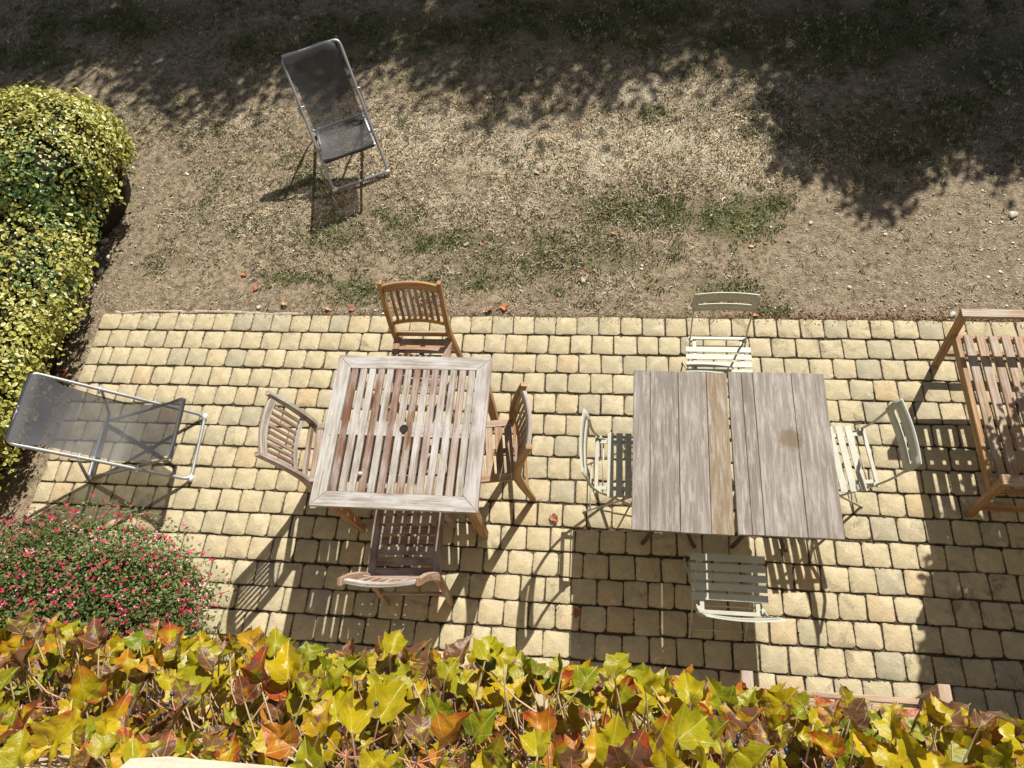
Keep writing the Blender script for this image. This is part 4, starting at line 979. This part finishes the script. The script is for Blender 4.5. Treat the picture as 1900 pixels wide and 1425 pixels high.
for px, py, sz, c, lab in dead:
    p = G(px, py); i = rv.randrange(14); z = .004 if (p[1] < 0 and p[0] > 0) else float(lawn_z(p[0], p[1])) + .004
    v, f, uv = ivy_mesh(300 + px, rv.uniform(.2, .6), rv.uniform(-.5, .6)); me = arrays_mesh('fallen_leaf', v - np.array([0, .38, v[:, 2].min()]), f, None, uv, smooth=True); me.materials.append(M_DEAD)
    o = link('fallen_leaf', me, None, c); o.location = (p[0], p[1], z); o.scale = (sz, sz, sz); o.rotation_euler = (rv.gauss(0, .12), rv.gauss(0, .12), rv.uniform(0, 6.3)); tag(o, lab, 'leaf')
def rock(seed):
    r = np.random.default_rng(seed); m = MB(); m.sphere((0, 0, 0), 1, 10, 7); d = r.normal(size=(6, 3))
    for v in m.v:
        k = 1 + .18 * math.sin(v.x * 3 + seed) * math.cos(v.y * 2.7 + seed) ; v *= k
        for dd in d:
            dd_ = Vector(dd).normalized(); h = v.dot(dd_); 
            if h > .72: v -= dd_ * (h - .72)
    me = m.mesh('stone'); me.materials.append(M_STONE); return me
ROCKS = [rock(i) for i in range(5)]
hs = [(183, 503, .034), (214, 462, .020), (193, 446, .030), (198, 478, .026), (205, 421, .026), (196, 432, .022), (178, 470, .024), (208, 398, .022), (172, 528, .022), (243, 487, .012), (212, 405, .018), (186, 459, .018), (224, 380, .02), (160, 560, .018)]
ss = [(1880, 397, .030, 'large white stone on the gravel near the right edge'), (1505, 411, .016, 'small white stone on the gravel below the round shadow'), (1577, 531, .016, 'pale stone on the gravel above the patio'),
      (1768, 583, .022, 'bluish white stone at the patio edge by the bench'), (479, 569, .020, 'white stone at the lawn edge of the patio'), (518, 437, .014, 'lone white pebble below the deck chair'), (865, 452, .018, 'pale round stone in the middle of the lawn'),
      (1082, 521, .02, 'flat tan stone under the pale curled leaf')]
ORD = 'first second third fourth fifth sixth seventh eighth ninth tenth eleventh twelfth thirteenth fourteenth'.split()
hs.sort(key=lambda h: -h[1])
for i, (px, py, sz, *lab) in enumerate([(*h, f'pale stone along the hedge foot, {ORD[k]} counting up from the patio') for k, h in enumerate(hs)] + ss):
    p = G(px, py); o = link('stone', ROCKS[i % 5]); o.location = (p[0], p[1], float(lawn_z(p[0], p[1])) + sz * .3); o.scale = (sz * rv.uniform(.9, 1.4), sz, sz * .6); o.rotation_euler = (0, 0, rv.uniform(0, 6)); tag(o, lab[0], 'stone', 'stones at the foot of the hedge' if i < len(hs) else None)

n = 1500; n = 2300; lx = np.concatenate([rng.uniform(.05, 6.6, 800), rng.uniform(4.6, 6.6, 700), rng.uniform(0, 6.6, 500), rng.uniform(-.4, -.02, 300)]); ly = np.concatenate([-np.abs(rng.normal(0, .022, 800)), np.abs(rng.normal(0, .035, 700)) + .01, np.abs(rng.normal(0, .06, 500)) + .01, rng.uniform(-1.3, .3, 300)])
tv, tf, ring = leaf_tmpl(5, 1.0, .55, .3)
V, F = scatter(tv, tf, rot_mats(rng.normal(0, .45, (n, 3)) + np.array([0, 0, .8]), rng.uniform(0, 6.3, n), rng.uniform(.006, .022, n) * np.where((ly < 0) & (lx > 0), .6, 1)), np.stack([lx, ly, np.where((ly < 0) & (lx > 0), .002, lawn_z(lx, ly) + .006)], 1))
me = arrays_mesh('leaf_litter', V, F, np.repeat(shade(rng, n, (.13, .05, .03), (.42, .25, .13)), 6, 0)); me.materials.append(col_mat('leaf litter crumb', .8, .1, .2))
tag(link('leaf_litter', me), 'crumbs of brown leaf litter along the patio edge', 'leaf litter', kind='stuff')
